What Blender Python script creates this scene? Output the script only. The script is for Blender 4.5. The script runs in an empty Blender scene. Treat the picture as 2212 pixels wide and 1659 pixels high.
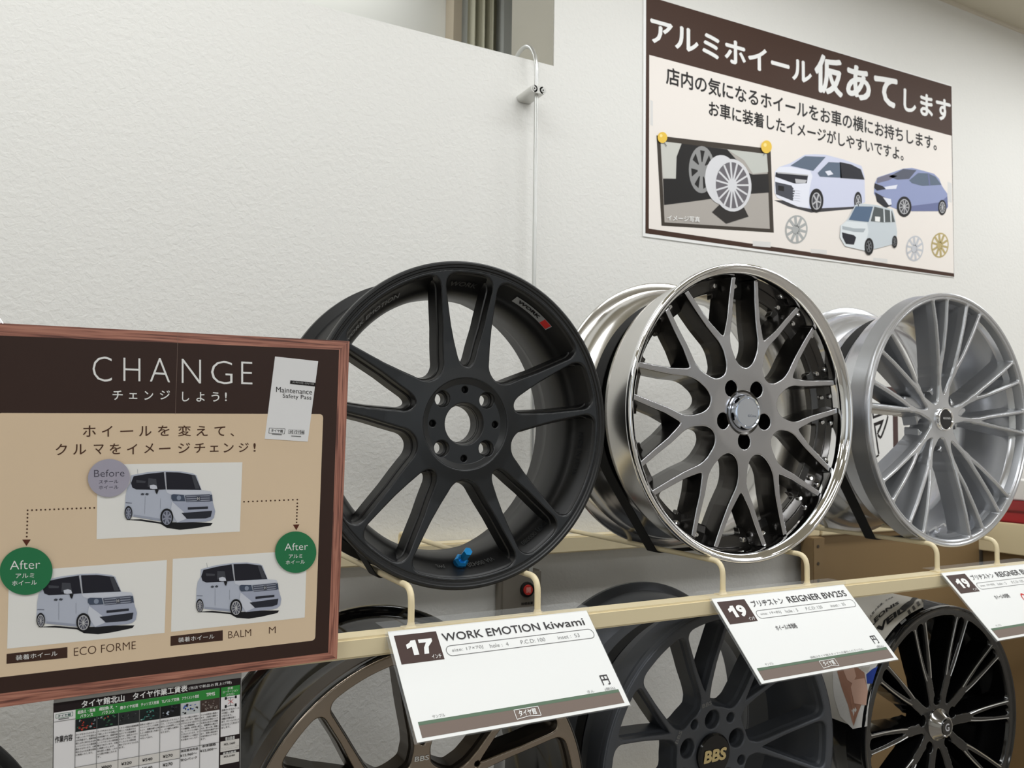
import bpy, math, random
import numpy as np
from mathutils import Vector, Matrix
PI = math.pi
random.seed(4)
S = bpy.context.scene
COL = S.collection

# ------------------------------------------------------------------ camera
F_PX, CX, CY = 1780.0, 1106.0, 829.5
aX = np.array([3334, -148., -F_PX]); aX /= np.linalg.norm(aX)
aZ = np.array([400, (F_PX * F_PX + 3334 * 400) / 148., -F_PX]); aZ /= np.linalg.norm(aZ)
aY = np.cross(aZ, aX)
ROT = np.stack([aX, aY, aZ])                      # world <- camera
cam = bpy.data.cameras.new('camera'); camo = bpy.data.objects.new('camera', cam)
COL.objects.link(camo); S.camera = camo
cam.sensor_width = 36; cam.lens = F_PX / 2212 * 36
cam.clip_start = 0.02
camo.matrix_world = Matrix([list(ROT[i]) + [0] for i in range(3)] + [[0, 0, 0, 1]])
cam.dof.use_dof = True; cam.dof.focus_distance = 1.12; cam.dof.aperture_fstop = 11

def ray(px, py):
    return ROT @ np.array([px - CX, -(py - CY), -F_PX])

# ------------------------------------------------------------------ world, lights, exposure
S.view_settings.view_transform = 'Standard'; S.view_settings.look = 'None'
S.view_settings.gamma = 1; S.view_settings.use_curve_mapping = False
S.view_settings.exposure = 0.06
w = bpy.data.worlds.new('world'); S.world = w; w.use_nodes = True
w.node_tree.nodes['Background'].inputs[0].default_value = (0.9, 0.95, 1, 1)
w.node_tree.nodes['Background'].inputs[1].default_value = 0.25

FLOOR, CEIL, WALL = -1.42, 1.405, 1.62
def area(name, loc, sx, sy, power, color=(0.97, 0.99, 1.0)):
    l = bpy.data.lights.new(name, 'AREA'); l.shape = 'RECTANGLE'; l.size = sx; l.size_y = sy
    l.energy = power; l.color = color
    o = bpy.data.objects.new(name, l); o.location = loc; COL.objects.link(o); return o
for x in (-1.6, -0.1, 1.4, 2.9, 4.1):
    area('ceiling_lamp', (x, 0.95, CEIL - 0.03), 1.2, 0.25, 9.5)
for x in (-1.3, 1.0, 3.3):
    for y in (-0.8, -3.0): area('ceiling_lamp', (x, y, CEIL - 0.03), 1.2, 0.3, 18 if y > -2 else 8)
area('back_room_fill', (0.1, 2.02, CEIL - 0.02), 1.4, 0.15, 3.6)  # added unseen fill light, brightens the far wall and curtain behind the opening
dl = area('shop_window_daylight', (1.2, -4.15, 0.35), 4.2, 1.5, 11, (0.80, 0.90, 1.0)); dl.rotation_euler = (PI / 2, 0, 0)

# ------------------------------------------------------------------ materials
def lin(c):
    return tuple(((v / 255) / 12.92 if v / 255 <= 0.04045 else ((v / 255 + 0.055) / 1.055) ** 2.4) for v in c)
MATS = {}
def mat(name, rgb, rough=0.6, metal=0.0, spec=0.5, coat=0.0, emit=0, noise=None, bump=None, wood=None, brushed=False, alpha=None, trans=0):
    if name in MATS: return MATS[name]
    m = bpy.data.materials.new(name); m.use_nodes = True; nt = m.node_tree; N = nt.nodes; L = nt.links
    b = N['Principled BSDF']; c = (*lin(rgb), 1)
    b.inputs['Base Color'].default_value = c; b.inputs['Roughness'].default_value = rough
    b.inputs['Metallic'].default_value = metal; b.inputs['Specular IOR Level'].default_value = spec
    b.inputs['Coat Weight'].default_value = coat; b.inputs['Coat Roughness'].default_value = 0.08
    if trans: b.inputs['Transmission Weight'].default_value = trans
    if alpha is not None: b.inputs['Alpha'].default_value = alpha
    tc = N.new('ShaderNodeTexCoord')
    if noise:
        sc, amt = noise[0], noise[1]
        nz = N.new('ShaderNodeTexNoise'); nz.inputs['Scale'].default_value = sc; nz.inputs['Detail'].default_value = 4
        L.new(tc.outputs['Object'], nz.inputs['Vector'])
        mx = N.new('ShaderNodeMix'); mx.data_type = 'RGBA'
        mx.inputs[6].default_value = tuple(v * (1 - amt) for v in c[:3]) + (1,)
        mx.inputs[7].default_value = tuple(min(1, v * (1 + amt)) for v in c[:3]) + (1,)
        L.new(nz.outputs['Fac'], mx.inputs[0]); L.new(mx.outputs[2], b.inputs['Base Color'])
    if bump:
        sc, st, dist = bump
        n1 = N.new('ShaderNodeTexNoise'); n1.inputs['Scale'].default_value = sc; n1.inputs['Detail'].default_value = 3
        n1.inputs['Roughness'].default_value = 0.6; n1.inputs['Distortion'].default_value = 0.4
        L.new(tc.outputs['Object'], n1.inputs['Vector'])
        bp = N.new('ShaderNodeBump'); bp.inputs['Strength'].default_value = st; bp.inputs['Distance'].default_value = dist
        L.new(n1.outputs['Fac'], bp.inputs['Height']); L.new(bp.outputs['Normal'], b.inputs['Normal'])
    if wood:
        mp = N.new('ShaderNodeMapping'); mp.inputs['Scale'].default_value = wood
        L.new(tc.outputs['Object'], mp.inputs['Vector'])
        n1 = N.new('ShaderNodeTexNoise'); n1.inputs['Scale'].default_value = 1; n1.inputs['Detail'].default_value = 5
        n1.inputs['Distortion'].default_value = 0.6
        L.new(mp.outputs[0], n1.inputs['Vector'])
        cr = N.new('ShaderNodeValToRGB'); e = cr.color_ramp.elements
        e[0].position = 0.36; e[0].color = (*lin((102, 62, 53)), 1); e[1].position = 0.62; e[1].color = (*lin((188, 130, 110)), 1)
        k = e.new(0.47); k.color = (*lin((158, 102, 86)), 1)
        L.new(n1.outputs['Fac'], cr.inputs[0]); L.new(cr.outputs[0], b.inputs['Base Color'])
    if brushed:
        mp = N.new('ShaderNodeMapping'); mp.inputs['Scale'].default_value = (60, 60, 900)
        L.new(tc.outputs['Object'], mp.inputs['Vector'])
        n1 = N.new('ShaderNodeTexNoise'); n1.inputs['Scale'].default_value = 1; n1.inputs['Detail'].default_value = 2
        L.new(mp.outputs[0], n1.inputs['Vector'])
        mr = N.new('ShaderNodeMapRange'); mr.inputs[3].default_value = rough - 0.05; mr.inputs[4].default_value = rough + 0.08
        L.new(n1.outputs['Fac'], mr.inputs[0]); L.new(mr.outputs[0], b.inputs['Roughness'])
    if emit:
        b.inputs['Emission Color'].default_value = c; b.inputs['Emission Strength'].default_value = emit
    MATS[name] = m; return m

M_wall = mat('wallpaper', (232, 231, 227), 0.75, bump=(95, 0.5, 0.003))
M_wallr = M_wall
M_ceil = mat('ceiling_board', (204, 197, 178), 0.8)
M_trim = mat('ceiling_trim', (214, 206, 190), 0.6)
M_floor = mat('floor_vinyl', (150, 144, 136), 0.35, noise=(6, 0.08))
M_reveal = mat('reveal_paint', (178, 174, 162), 0.7)
M_far = mat('far_wall_paint', (222, 222, 216), 0.7)
M_curt = mat('curtain_cloth', (206, 203, 182), 0.9)
M_curtd = mat('window_shade', (150, 147, 126), 0.8)
M_fgrey = mat('window_frame_grey', (196, 198, 194), 0.4)
M_beige = mat('cream_powder_coat', (234, 219, 182), 0.38, noise=(14, 0.03))
M_beige2 = mat('cream_steel_panel', (138, 114, 80), 0.5, noise=(10, 0.04))
M_black = mat('satin_black_alloy', (14, 17, 21), 0.31, spec=0.55)
M_blackb = mat('satin_black_barrel', (16, 16, 17), 0.4)
M_strap = mat('black_webbing', (14, 14, 15), 0.8)
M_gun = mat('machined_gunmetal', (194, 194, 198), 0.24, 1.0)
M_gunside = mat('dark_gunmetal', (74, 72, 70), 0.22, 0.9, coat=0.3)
M_chrome = mat('polished_chrome', (240, 240, 241), 0.06, 1.0)
M_barr = mat('polished_barrel', (214, 212, 209), 0.2, 1.0)
M_silver = mat('silver_paint', (208, 210, 215), 0.23, 0.8, coat=0.4)
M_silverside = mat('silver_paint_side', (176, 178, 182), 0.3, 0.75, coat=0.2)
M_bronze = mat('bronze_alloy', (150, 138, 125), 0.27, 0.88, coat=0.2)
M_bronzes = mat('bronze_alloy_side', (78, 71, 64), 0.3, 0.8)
M_dgrey = mat('dark_grey_alloy', (78, 81, 87), 0.42, 0.35)
M_gloss = mat('gloss_black_alloy', (10, 10, 11), 0.1, 0.0, coat=0.6)
M_mill = mat('milled_edge', (215, 215, 215), 0.25, 1.0)
M_plastic = mat('clear_plastic', (235, 238, 240), 0.08, alpha=0.07)
M_blue = mat('anodised_blue', (40, 150, 222), 0.25, 0.6)
M_gold = mat('gold_print', (226, 205, 150), 0.3, 0.5)
M_cable = mat('brushed_conduit', (205, 206, 204), 0.3, 0.7)

def P(name, rgb, rough=0.55, **k):
    k.setdefault('spec', .25); return mat('print_' + name, rgb, rough, **k)
INK = P('ink', (36, 32, 32)); WHT = P('white', (244, 244, 243)); BRN = P('brown', (58, 40, 34), 0.45)
HBRN = P('header_brown', (66, 42, 30)); CRM = P('cream', (243, 236, 230)); TAN = P('tan', (232, 208, 178), noise=(5, 0.05))
GRN = P('green', (42, 122, 78)); GRN2 = P('table_green', (52, 140, 62)); LIL = P('lilac', (172, 168, 184)); TXB = P('text_brown', (78, 48, 32))
DRD = P('arrow_brown', (96, 48, 34)); BLK = P('black', (20, 18, 20)); BAND = P('band_brown', (122, 108, 100)); BANDG = P('band_green', (96, 118, 98))
GRY = P('line_grey', (120, 120, 120)); LG = P('light_grey', (205, 205, 203)); BADGE = P('badge_brown', (72, 54, 50)); RED = P('red', (205, 50, 48))
CARW = P('car_white', (212, 216, 228)); CARS = P('car_side', (190, 196, 212)); CARF = P('car_front', (172, 178, 198)); GLS = P('car_glass', (34, 34, 44)); GLS2 = P('car_glass_light', (96, 110, 130))
VANW = P('van_white', (236, 238, 250)); VANS = P('van_side', (214, 218, 240)); FITB = P('hatch_blue', (150, 160, 200)); FITD = P('hatch_dark', (110, 118, 160))
PGR = P('photo_grey', (178, 172, 166)); PIN = P('pin_yellow', (240, 200, 80)); FRM = P('photo_frame', (62, 54, 46)); SIL = P('silver', (196, 196, 200)); GLD = P('gold', (190, 172, 120))
TEAL = P('teal', (40, 92, 84)); SKIN = P('skin', (218, 178, 160)); HAIR = P('hair', (172, 128, 108)); BLU = P('blue', (44, 70, 160)); LGW = P('pale_grey', (226, 224, 222))

# ------------------------------------------------------------------ object helpers
def link(o, parent=None):
    COL.objects.link(o)
    if parent is not None: o.parent = parent
    return o
def tag(o, label=None, cat=None, group=None, kind=None):
    if label: o['label'] = label
    if cat: o['category'] = cat
    if group: o['group'] = group
    if kind: o['kind'] = kind
    return o
def thing(name, label, cat, loc=(0, 0, 0), group=None):
    o = bpy.data.objects.new(name, None); o.empty_display_size = 0.05; link(o); o.location = loc
    return tag(o, label, cat, group)
def mesh(name, V, Fc, mats, parent=None, smooth=False, mi=None, angle=None, loc=None):
    me = bpy.data.meshes.new(name); me.from_pydata([tuple(map(float, v)) for v in V], [], [tuple(f) for f in Fc])
    for m in (mats if isinstance(mats, (list, tuple)) else [mats]): me.materials.append(m)
    if mi is not None: me.polygons.foreach_set('material_index', np.asarray(mi, dtype=np.int32))
    if smooth:
        me.polygons.foreach_set('use_smooth', [True] * len(me.polygons))
        me.update()
        try: me.set_sharp_from_angle(angle=math.radians(angle or 32))
        except Exception: pass
    me.update()
    o = bpy.data.objects.new(name, me); link(o, parent)
    if loc is not None: o.location = loc
    return o

class MB:
    """collects shapes into one mesh"""
    def __init__(s): s.V = []; s.F = []; s.mi = []
    def add(s, V, Fc, m=0):
        k = len(s.V); s.V += [tuple(map(float, v)) for v in V]; s.F += [tuple(i + k for i in f) for f in Fc]; s.mi += [m] * len(Fc); return s
    def box(s, lo, hi, m=0, b=0.0):
        x0, y0, z0 = lo; x1, y1, z1 = hi
        if b <= 0:
            V = [(x0, y0, z0), (x1, y0, z0), (x1, y1, z0), (x0, y1, z0), (x0, y0, z1), (x1, y0, z1), (x1, y1, z1), (x0, y1, z1)]
            return s.add(V, [(0, 3, 2, 1), (4, 5, 6, 7), (0, 1, 5, 4), (1, 2, 6, 5), (2, 3, 7, 6), (3, 0, 4, 7)], m)
        import bmesh
        bm = bmesh.new(); bmesh.ops.create_cube(bm, size=1)
        for v in bm.verts: v.co = Vector(((x0 + x1) / 2 + v.co.x * (x1 - x0), (y0 + y1) / 2 + v.co.y * (y1 - y0), (z0 + z1) / 2 + v.co.z * (z1 - z0)))
        bmesh.ops.bevel(bm, geom=bm.edges[:], offset=b, segments=2, affect='EDGES')
        bm.verts.index_update(); V = [v.co[:] for v in bm.verts]; Fc = [[v.index for v in f.verts] for f in bm.faces]; bm.free()
        return s.add(V, Fc, m)
    def cyl(s, a, b, r0, r1=None, n=20, m=0, caps=True):
        r1 = r0 if r1 is None else r1
        a = Vector(a); b = Vector(b); d = (b - a).normalized(); u = d.orthogonal().normalized(); v = d.cross(u)
        V = []; 
        for c, r in ((a, r0), (b, r1)):
            V += [c + (u * math.cos(t) + v * math.sin(t)) * r for t in (2 * PI * i / n for i in range(n))]
        Fc = [(i, (i + 1) % n, n + (i + 1) % n, n + i) for i in range(n)]
        if caps: Fc += [tuple(range(n))[::-1], tuple(range(n, 2 * n))]
        return s.add(V, Fc, m)
    def tube(s, pts, r, n=12, m=0):
        pts = [Vector(p) for p in pts]; V = []; u = None
        for i, p in enumerate(pts):
            d = (pts[min(i + 1, len(pts) - 1)] - pts[max(i - 1, 0)]).normalized()
            u = (d.orthogonal() if u is None else (u - d * u.dot(d))).normalized(); v = d.cross(u)
            V += [p + (u * math.cos(2 * PI * k / n) + v * math.sin(2 * PI * k / n)) * r for k in range(n)]
        Fc = []
        for i in range(len(pts) - 1):
            for k in range(n): Fc.append((i * n + k, i * n + (k + 1) % n, (i + 1) * n + (k + 1) % n, (i + 1) * n + k))
        Fc += [tuple(range(n))[::-1], tuple(range(len(V) - n, len(V)))]
        return s.add(V, Fc, m)
    def build(s, name, mats, parent=None, smooth=True, angle=35, loc=None):
        return mesh(name, s.V, s.F, mats, parent, smooth, s.mi, angle, loc)

def fillet(pts, r, seg=6):
    pts = [Vector(p) for p in pts]; out = [pts[0]]
    for a, b, c in zip(pts, pts[1:], pts[2:]):
        d1 = (a - b).normalized(); d2 = (c - b).normalized(); rr = min(r, (a - b).length * .49, (c - b).length * .49)
        p, q = b + d1 * rr, b + d2 * rr
        for i in range(seg + 1):
            t = i / seg; out.append(p * (1 - t) ** 2 + b * 2 * t * (1 - t) + q * t * t)
    return out + [pts[-1]]

def lathe(prof, n=144, closed=True):
    """profile of (radius, y) round the Y axis, facing -Y"""
    V = []
    for r, y in prof:
        for i in range(n):
            t = 2 * PI * i / n; V.append((r * math.cos(t), y, r * math.sin(t)))
    Fc = []; m = len(prof)
    for j in range(m if closed else m - 1):
        a = j * n; b = ((j + 1) % m) * n
        for i in range(n): Fc.append((a + i, b + i, b + (i + 1) % n, a + (i + 1) % n))
    return V, Fc

# ------------------------------------------------------------------ text
_tc = {}
def text_geo(s, bold=0.0, res=3):
    k = (s, bold, res)
    if k not in _tc:
        cu = bpy.data.curves.new('t', 'FONT'); cu.body = s; cu.size = 1; cu.offset = min(bold, 0); cu.resolution_u = res; cu.fill_mode = 'FRONT'
        o = bpy.data.objects.new('t', cu); COL.objects.link(o)
        dg = bpy.context.evaluated_depsgraph_get(); me = bpy.data.meshes.new_from_object(o.evaluated_get(dg))
        V = np.array([v.co[:2] for v in me.vertices]); Fc = [tuple(p.vertices) for p in me.polygons]
        if bold > 0:
            V0, F0 = V, Fc; V = []; Fc = []
            for dx, dy in ((0, 0), (1, 0), (-1, 0), (0, 1), (0, -1), (.7, .7), (-.7, .7), (.7, -.7), (-.7, -.7))[: 9 if bold > .03 else 5]:
                k0 = sum(len(a_) for a_ in V); V.append(V0 + np.array([dx, dy]) * bold); Fc += [tuple(i + k0 for i in f) for f in F0]
            lift_ = np.repeat(np.arange(len(V)) * 1.6e-5, len(V0)); V = np.concatenate(V)
        else: lift_ = np.zeros(len(V))
        bpy.data.objects.remove(o); bpy.data.curves.remove(cu); bpy.data.meshes.remove(me)
        lo = V.min(0); hi = V.max(0)
        _tc[k] = (np.column_stack([(V - lo) / (hi - lo), lift_]), Fc, (hi - lo))
    return _tc[k]

class Plane:
    def __init__(s, p0, p1, p2):
        s.o = np.array(p0, float); a = np.array(p1, float) - s.o; b = np.array(p2, float) - s.o
        n = np.cross(a, b); n /= np.linalg.norm(n)
        if n @ s.o > 0: n = -n
        s.n = n
    def at(s, px, py):
        d = ray(px, py); return d * ((s.o @ s.n) / (d @ s.n))
class Print:
    """flat print: polygons and lettering laid on a plane, a hair apart"""
    STEP = 0.00022
    def __init__(s, n): s.n = np.array(n, float); s.mb = MB(); s.mats = []
    def mi(s, m):
        if m not in s.mats: s.mats.append(m)
        return s.mats.index(m)
    def poly(s, pts, m, layer=1):
        pts = [np.array(p) + s.n * s.STEP * layer for p in pts]
        a = sum(np.cross(pts[i], pts[(i + 1) % len(pts)]) for i in range(len(pts)))
        if a @ s.n < 0: pts = pts[::-1]
        s.mb.add(pts, [tuple(range(len(pts)))], s.mi(m))
    def text(s, t, bl, br, tl, m, layer=3, bold=0.0, res=3):
        V, Fc, _ = text_geo(t, bold, res); bl, br, tl = map(np.array, (bl, br, tl))
        a, b = br - bl, tl - bl
        W = [bl + a * v[0] + b * v[1] + s.n * (s.STEP * layer + v[2]) for v in V]
        s.mb.add(W, Fc, s.mi(m))
    def build(s, name, parent=None, kind=None):
        o = s.mb.build(name, s.mats, parent, smooth=False)
        return o

def ellipse(cx, cy, rx, ry, n=28, rot=0.0):
    c, q = math.cos(rot), math.sin(rot)
    return [(cx + rx * math.cos(t) * c - ry * math.sin(t) * q, cy + rx * math.cos(t) * q + ry * math.sin(t) * c) for t in (2 * PI * i / n for i in range(n))]
def seg_poly(a, b, w):
    a = Vector(a); b = Vector(b); d = (b - a).normalized(); n = Vector((-d.y, d.x)) * w / 2
    return [tuple(a + n), tuple(a - n), tuple(b - n), tuple(b + n)]

# ================================================================== setting
def struct(name, mb, m, **k): return tag(mb.build(name, m, None, smooth=k.get('smooth', False)), kind='structure')
OX, OZ = 0.966, 0.858                                # the opening in the partition: its right jamb and its sill
th = 0.21
mb = MB(); mb.box((-2.6, WALL, FLOOR), (OX, WALL + th, OZ)); mb.box((OX, WALL, FLOOR), (4.6, WALL + th, CEIL))
wb = struct('wall_back', mb, M_wall)
mb = MB(); mb.box((OX - 0.002, WALL + 0.002, OZ + 0.001), (OX - 0.0005, WALL + th, CEIL)); struct('trim_1', mb, M_reveal)
mb = MB(); mb.box((-2.7, -4.2, FLOOR), (-2.6, 3.9, CEIL)); struct('wall_left', mb, M_far)
mb = MB(); mb.box((4.6, -4.2, FLOOR), (4.7, 3.9, CEIL)); struct('wall_right', mb, mat('right_wall', (212, 208, 202), 0.7))
mb = MB(); mb.box((-2.6, -4.3, FLOOR), (4.6, -4.2, CEIL)); struct('wall_front', mb, mat('front_wall', (206, 206, 204), 0.7))
mb = MB(); mb.box((-2.7, -4.3, FLOOR - 0.1), (4.7, 3.9, FLOOR)); struct('floor', mb, M_floor)
mb = MB(); mb.box((-2.7, -4.3, CEIL), (4.7, 3.9, CEIL + 0.1)); struct('ceiling', mb, M_ceil)
mb = MB(); mb.box((OX, WALL - 0.010, CEIL - 0.008), (4.6, WALL, CEIL)); struct('trim_2', mb, M_trim)
mb = MB(); mb.box((-2.6, 2.2, FLOOR), (4.6, 2.3, CEIL)); struct('wall_far', mb, M_far)
# window seen through the opening: grey frame, shade and a gathered curtain
fr = MB(); fr.box((1.090, 2.12, 0.55), (1.125, 2.199, CEIL)); fr.box((.962, 2.15, 0.55), (.985, 2.199, CEIL)); fr.box((.936, 2.14, 0.55), (.962, 2.199, CEIL), 1)
wf = struct('window_1', fr, [M_fgrey, mat('window_frame_brown', (186, 174, 154), .5)])
sh = MB(); sh.box((1.03, 2.17, 0.55), (1.090, 2.18, CEIL)); o = sh.build('shade', M_curtd, wf, smooth=False)
ct = thing('curtain', 'pale olive curtain gathered in vertical folds above the partition wall', 'curtain', (1.018, 2.15, 0.4))
V = []; Fc = []; nseg = 60
for i in range(nseg + 1):
    x = -0.036 + 0.082 * i / nseg; y = 0.014 * math.sin(i * 0.30) + 0.004 * math.sin(i * 0.8)
    V += [(x, y, 0.05), (x, y, CEIL - 0.4 - 0.005), (x, y + 0.003, CEIL - 0.4 - 0.005), (x, y + 0.003, 0.05)]
for i in range(nseg):
    a = i * 4; b = a + 4
    Fc += [(a, b, b + 1, a + 1), (a + 3, a + 2, b + 2, b + 3), (a + 1, b + 1, b + 2, a + 2)]
mesh('cloth', V, Fc, M_curt, ct, smooth=True, angle=80)

# ================================================================== alloy wheels
def smax(a, b, k):
    h = np.maximum(k - np.abs(a - b), 0) / k
    return np.maximum(a, b) + h * h * k * .25
def pol(r, deg): return (r * math.cos(math.radians(deg)), r * math.sin(math.radians(deg)))
def limb(U, V, pts, rad):
    out = None
    for (a, b, ra, rb) in zip(pts, pts[1:], rad, rad[1:]):
        dx, dy = b[0] - a[0], b[1] - a[1]; L2 = dx * dx + dy * dy
        t = np.clip(((U - a[0]) * dx + (V - a[1]) * dy) / L2, 0, 1)
        f = ra + (rb - ra) * t - np.hypot(U - a[0] - t * dx, V - a[1] - t * dy)
        out = f if out is None else np.maximum(out, f)
    return out

def plate(F, yf, R, h, side, bevel, lab, mats, names, parent, partlabels=None):
    """A cast face: 2-D field F>0 is metal; front surface y = yf(r) with rolled edges, side walls running back."""
    n = int(2 * R / h) + 1; xs = np.linspace(-R, R, n); U, V = np.meshgrid(xs, xs, indexing='ij')
    U = U.ravel(); V = V.ravel(); Fv = F(U, V); Fv[np.abs(Fv) < 1e-7] = 1e-7
    I, J = np.meshgrid(np.arange(n - 1), np.arange(n - 1), indexing='ij'); I = I.ravel(); J = J.ravel()
    a = I * n + J; b = (I + 1) * n + J; c = (I + 1) * n + J + 1; d = I * n + J + 1
    T = np.concatenate([np.stack([a, b, c], 1), np.stack([a, c, d], 1)])
    ins = Fv[T] > 0; cnt = ins.sum(1)
    N = n * n
    full = T[cnt == 3]
    def rot(Tk, first): return np.stack([np.take_along_axis(Tk, ((first + k) % 3)[:, None], 1)[:, 0] for k in range(3)], 1)
    T1 = T[cnt == 1]; T1 = rot(T1, ins[cnt == 1].argmax(1))
    T2 = T[cnt == 2]; T2 = rot(T2, (~ins[cnt == 2]).argmax(1))
    def key(p, q): return N + np.minimum(p, q) * N + np.maximum(p, q)
    e1a, e1b = key(T1[:, 0], T1[:, 1]), key(T1[:, 0], T1[:, 2])
    e2a, e2b = key(T2[:, 0], T2[:, 1]), key(T2[:, 0], T2[:, 2])
    tris = np.concatenate([full, np.stack([T1[:, 0], e1a, e1b], 1), np.stack([e2a, T2[:, 1], T2[:, 2]], 1), np.stack([e2a, T2[:, 2], e2b], 1)])
    segs = np.concatenate([np.stack([e1a, e1b], 1), np.stack([e2b, e2a], 1)])
    keys, inv = np.unique(tris, return_inverse=True); tris = inv.reshape(tris.shape)
    sidx = np.searchsorted(keys, segs)
    pu = np.empty(len(keys)); pv = np.empty(len(keys)); g = keys < N
    pu[g] = U[keys[g]]; pv[g] = V[keys[g]]
    ek = keys[~g] - N; p = ek // N; q = ek % N; t = Fv[p] / (Fv[p] - Fv[q])
    pu[~g] = U[p] + (U[q] - U[p]) * t; pv[~g] = V[p] + (V[q] - V[p]) * t
    def H(u, v):
        d = F(u, v); return yf(np.hypot(u, v)) + (bevel * np.maximum(0, 1 - d / bevel) ** 2 if bevel > 0 else 0)
    e = 0.0004; y = H(pu, pv); hu = (H(pu + e, pv) - H(pu - e, pv)) / (2 * e); hv = (H(pu, pv + e) - H(pu, pv - e)) / (2 * e)
    nm = np.stack([hu, -np.ones_like(hu), hv], 1); nm /= np.linalg.norm(nm, axis=1)[:, None]
    verts = [np.stack([pu, y, pv], 1)]; norms = [nm]; base = len(keys)
    bv = np.unique(sidx); bu, bw = pu[bv], pv[bv]
    gu = F(bu + e, bw) - F(bu - e, bw); gv = F(bu, bw + e) - F(bu, bw - e); gl = np.hypot(gu, gv) + 1e-12
    nx, nz = -gu / gl, -gv / gl; y0 = y[bv]; loc = np.searchsorted(bv, sidx)
    faces = [tris]; fm = [np.zeros(len(tris), int)]
    cu = pu[tris].mean(1); cv = pv[tris].mean(1); fl = [lab(cu, cv)]
    su, sv = (pu[sidx[:, 0]] + pu[sidx[:, 1]]) / 2, (pv[sidx[:, 0]] + pv[sidx[:, 1]]) / 2; sl = lab(su, sv)
    quads = []; ql = []
    for (o0, d0), (o1, d1) in zip(side, side[1:]):
        L = math.hypot(o1 - o0, d1 - d0); ny = -(o1 - o0) / L; nr = (d1 - d0) / L
        for oo, dd in ((o0, d0), (o1, d1)):
            verts.append(np.stack([bu + nx * oo, y0 + dd, bw + nz * oo], 1)); norms.append(np.stack([nx * nr, np.full_like(nx, ny), nz * nr], 1))
        A = base + loc; B = base + len(bv) + loc; base += 2 * len(bv)
        quads.append(np.stack([A[:, 0], B[:, 0], B[:, 1], A[:, 1]], 1)); ql.append(sl)
    Vt = np.concatenate(verts); Nt = np.concatenate(norms)
    Q = np.concatenate(quads) if quads else np.zeros((0, 4), int); QL = np.concatenate(ql) if ql else np.zeros(0, int)
    out = []
    for k, nme in enumerate(names):
        tk = tris[fl[0] == k]; qk = Q[QL == k]
        if len(tk) + len(qk) == 0: continue
        used, iv = np.unique(np.concatenate([tk.ravel(), qk.ravel()]), return_inverse=True)
        tk2 = iv[:tk.size].reshape(-1, 3).tolist(); qk2 = iv[tk.size:].reshape(-1, 4).tolist()
        me = bpy.data.meshes.new(nme); me.from_pydata(Vt[used].tolist(), [], tk2 + qk2)
        for m in mats: me.materials.append(m)
        me.polygons.foreach_set('material_index', np.array([0] * len(tk2) + [1] * len(qk2), dtype=np.int32))
        me.polygons.foreach_set('use_smooth', [True] * len(me.polygons)); me.update()
        me.normals_split_custom_set_from_vertices(Nt[used].tolist())
        o = bpy.data.objects.new(nme, me); link(o, parent); out.append(o)
    return out

def lab_spokes(centres, rh, rr):
    cs = np.radians(np.array(centres))
    def f(u, v):
        r = np.hypot(u, v); t = np.arctan2(v, u)
        dd = np.abs(np.angle(np.exp(1j * (t[..., None] - cs)))); k = dd.argmin(-1) + 1
        k = np.where(r < rh, 0, k); return np.where(r > rr, len(centres) + 1, k)
    return f
def prof(*pts):
    r = [p[0] for p in pts]; y = [p[1] for p in pts]
    # smooth interpolation
    rs = np.linspace(r[0], r[-1], 200); ys = np.interp(rs, r, y)
    ker = np.ones(9) / 9; ys = np.convolve(np.pad(ys, 4, 'edge'), ker, 'valid')
    return lambda x: np.interp(x, rs, ys)
def arc_text(s, rfun, yfun_, a_mid, width, h0, h1, m, name, parent, bold=0.02, flip=False, lift=0.0012):
    """lettering bent round the wheel; runs clockwise, from depth/radius h0 to h1"""
    V, Fc, _ = text_geo(s, bold, 2); W = []
    for v in V:
        t = (0.5 - v[0]) * width; k = v[1]
        if flip: t = -t; k = 1 - k
        hh = h0 + (h1 - h0) * k; r, y = rfun(hh), yfun_(hh); A = math.radians(a_mid + t)
        W.append(((r - lift - v[2]) * math.cos(A), y - lift - v[2], (r - lift - v[2]) * math.sin(A)))
    return mesh(name, W, Fc, m, parent)
def strap(label, wx, wy, wz, rb, ax0, ax1, az, y0, wd, th=0.0016):
    """webbing loop: over the barrel, straight down round both support rods"""
    pts = [(rb * math.cos(t), rb * math.sin(t)) for t in (2 * PI * i / 120 for i in range(120))]
    for cx in (ax0 - wx, ax1 - wx): pts += [(cx + 0.0058 * math.cos(t), az - wz + 0.0058 * math.sin(t)) for t in (2 * PI * i / 16 for i in range(16))]
    pts = sorted(set(pts)); 
    def half(ps):
        h = []
        for p in ps:
            while len(h) > 1 and (h[-1][0] - h[-2][0]) * (p[1] - h[-2][1]) - (h[-1][1] - h[-2][1]) * (p[0] - h[-2][0]) <= 0: h.pop()
            h.append(p)
        return h[:-1]
    hull = half(pts) + half(pts[::-1]); n = len(hull); V = []
    for i, (x, z) in enumerate(hull):
        px, pz = hull[i - 1]; qx, qz = hull[(i + 1) % n]; tx, tz = qx - px, qz - pz; l = math.hypot(tx, tz); nx, nz = tz / l, -tx / l
        V += [(x, y0, z), (x + nx * th, y0, z + nz * th), (x + nx * th, y0 + wd, z + nz * th), (x, y0 + wd, z)]
    Fc = []
    for i in range(n):
        a, b = i * 4, ((i + 1) % n) * 4
        for k in range(4): Fc.append((a + k, a + (k + 1) % 4, b + (k + 1) % 4, b + k))
    o = mesh('strap', V, Fc, M_strap, None, smooth=True, angle=40, loc=(wx, wy, wz))
    return tag(o, label, 'strap')
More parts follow.
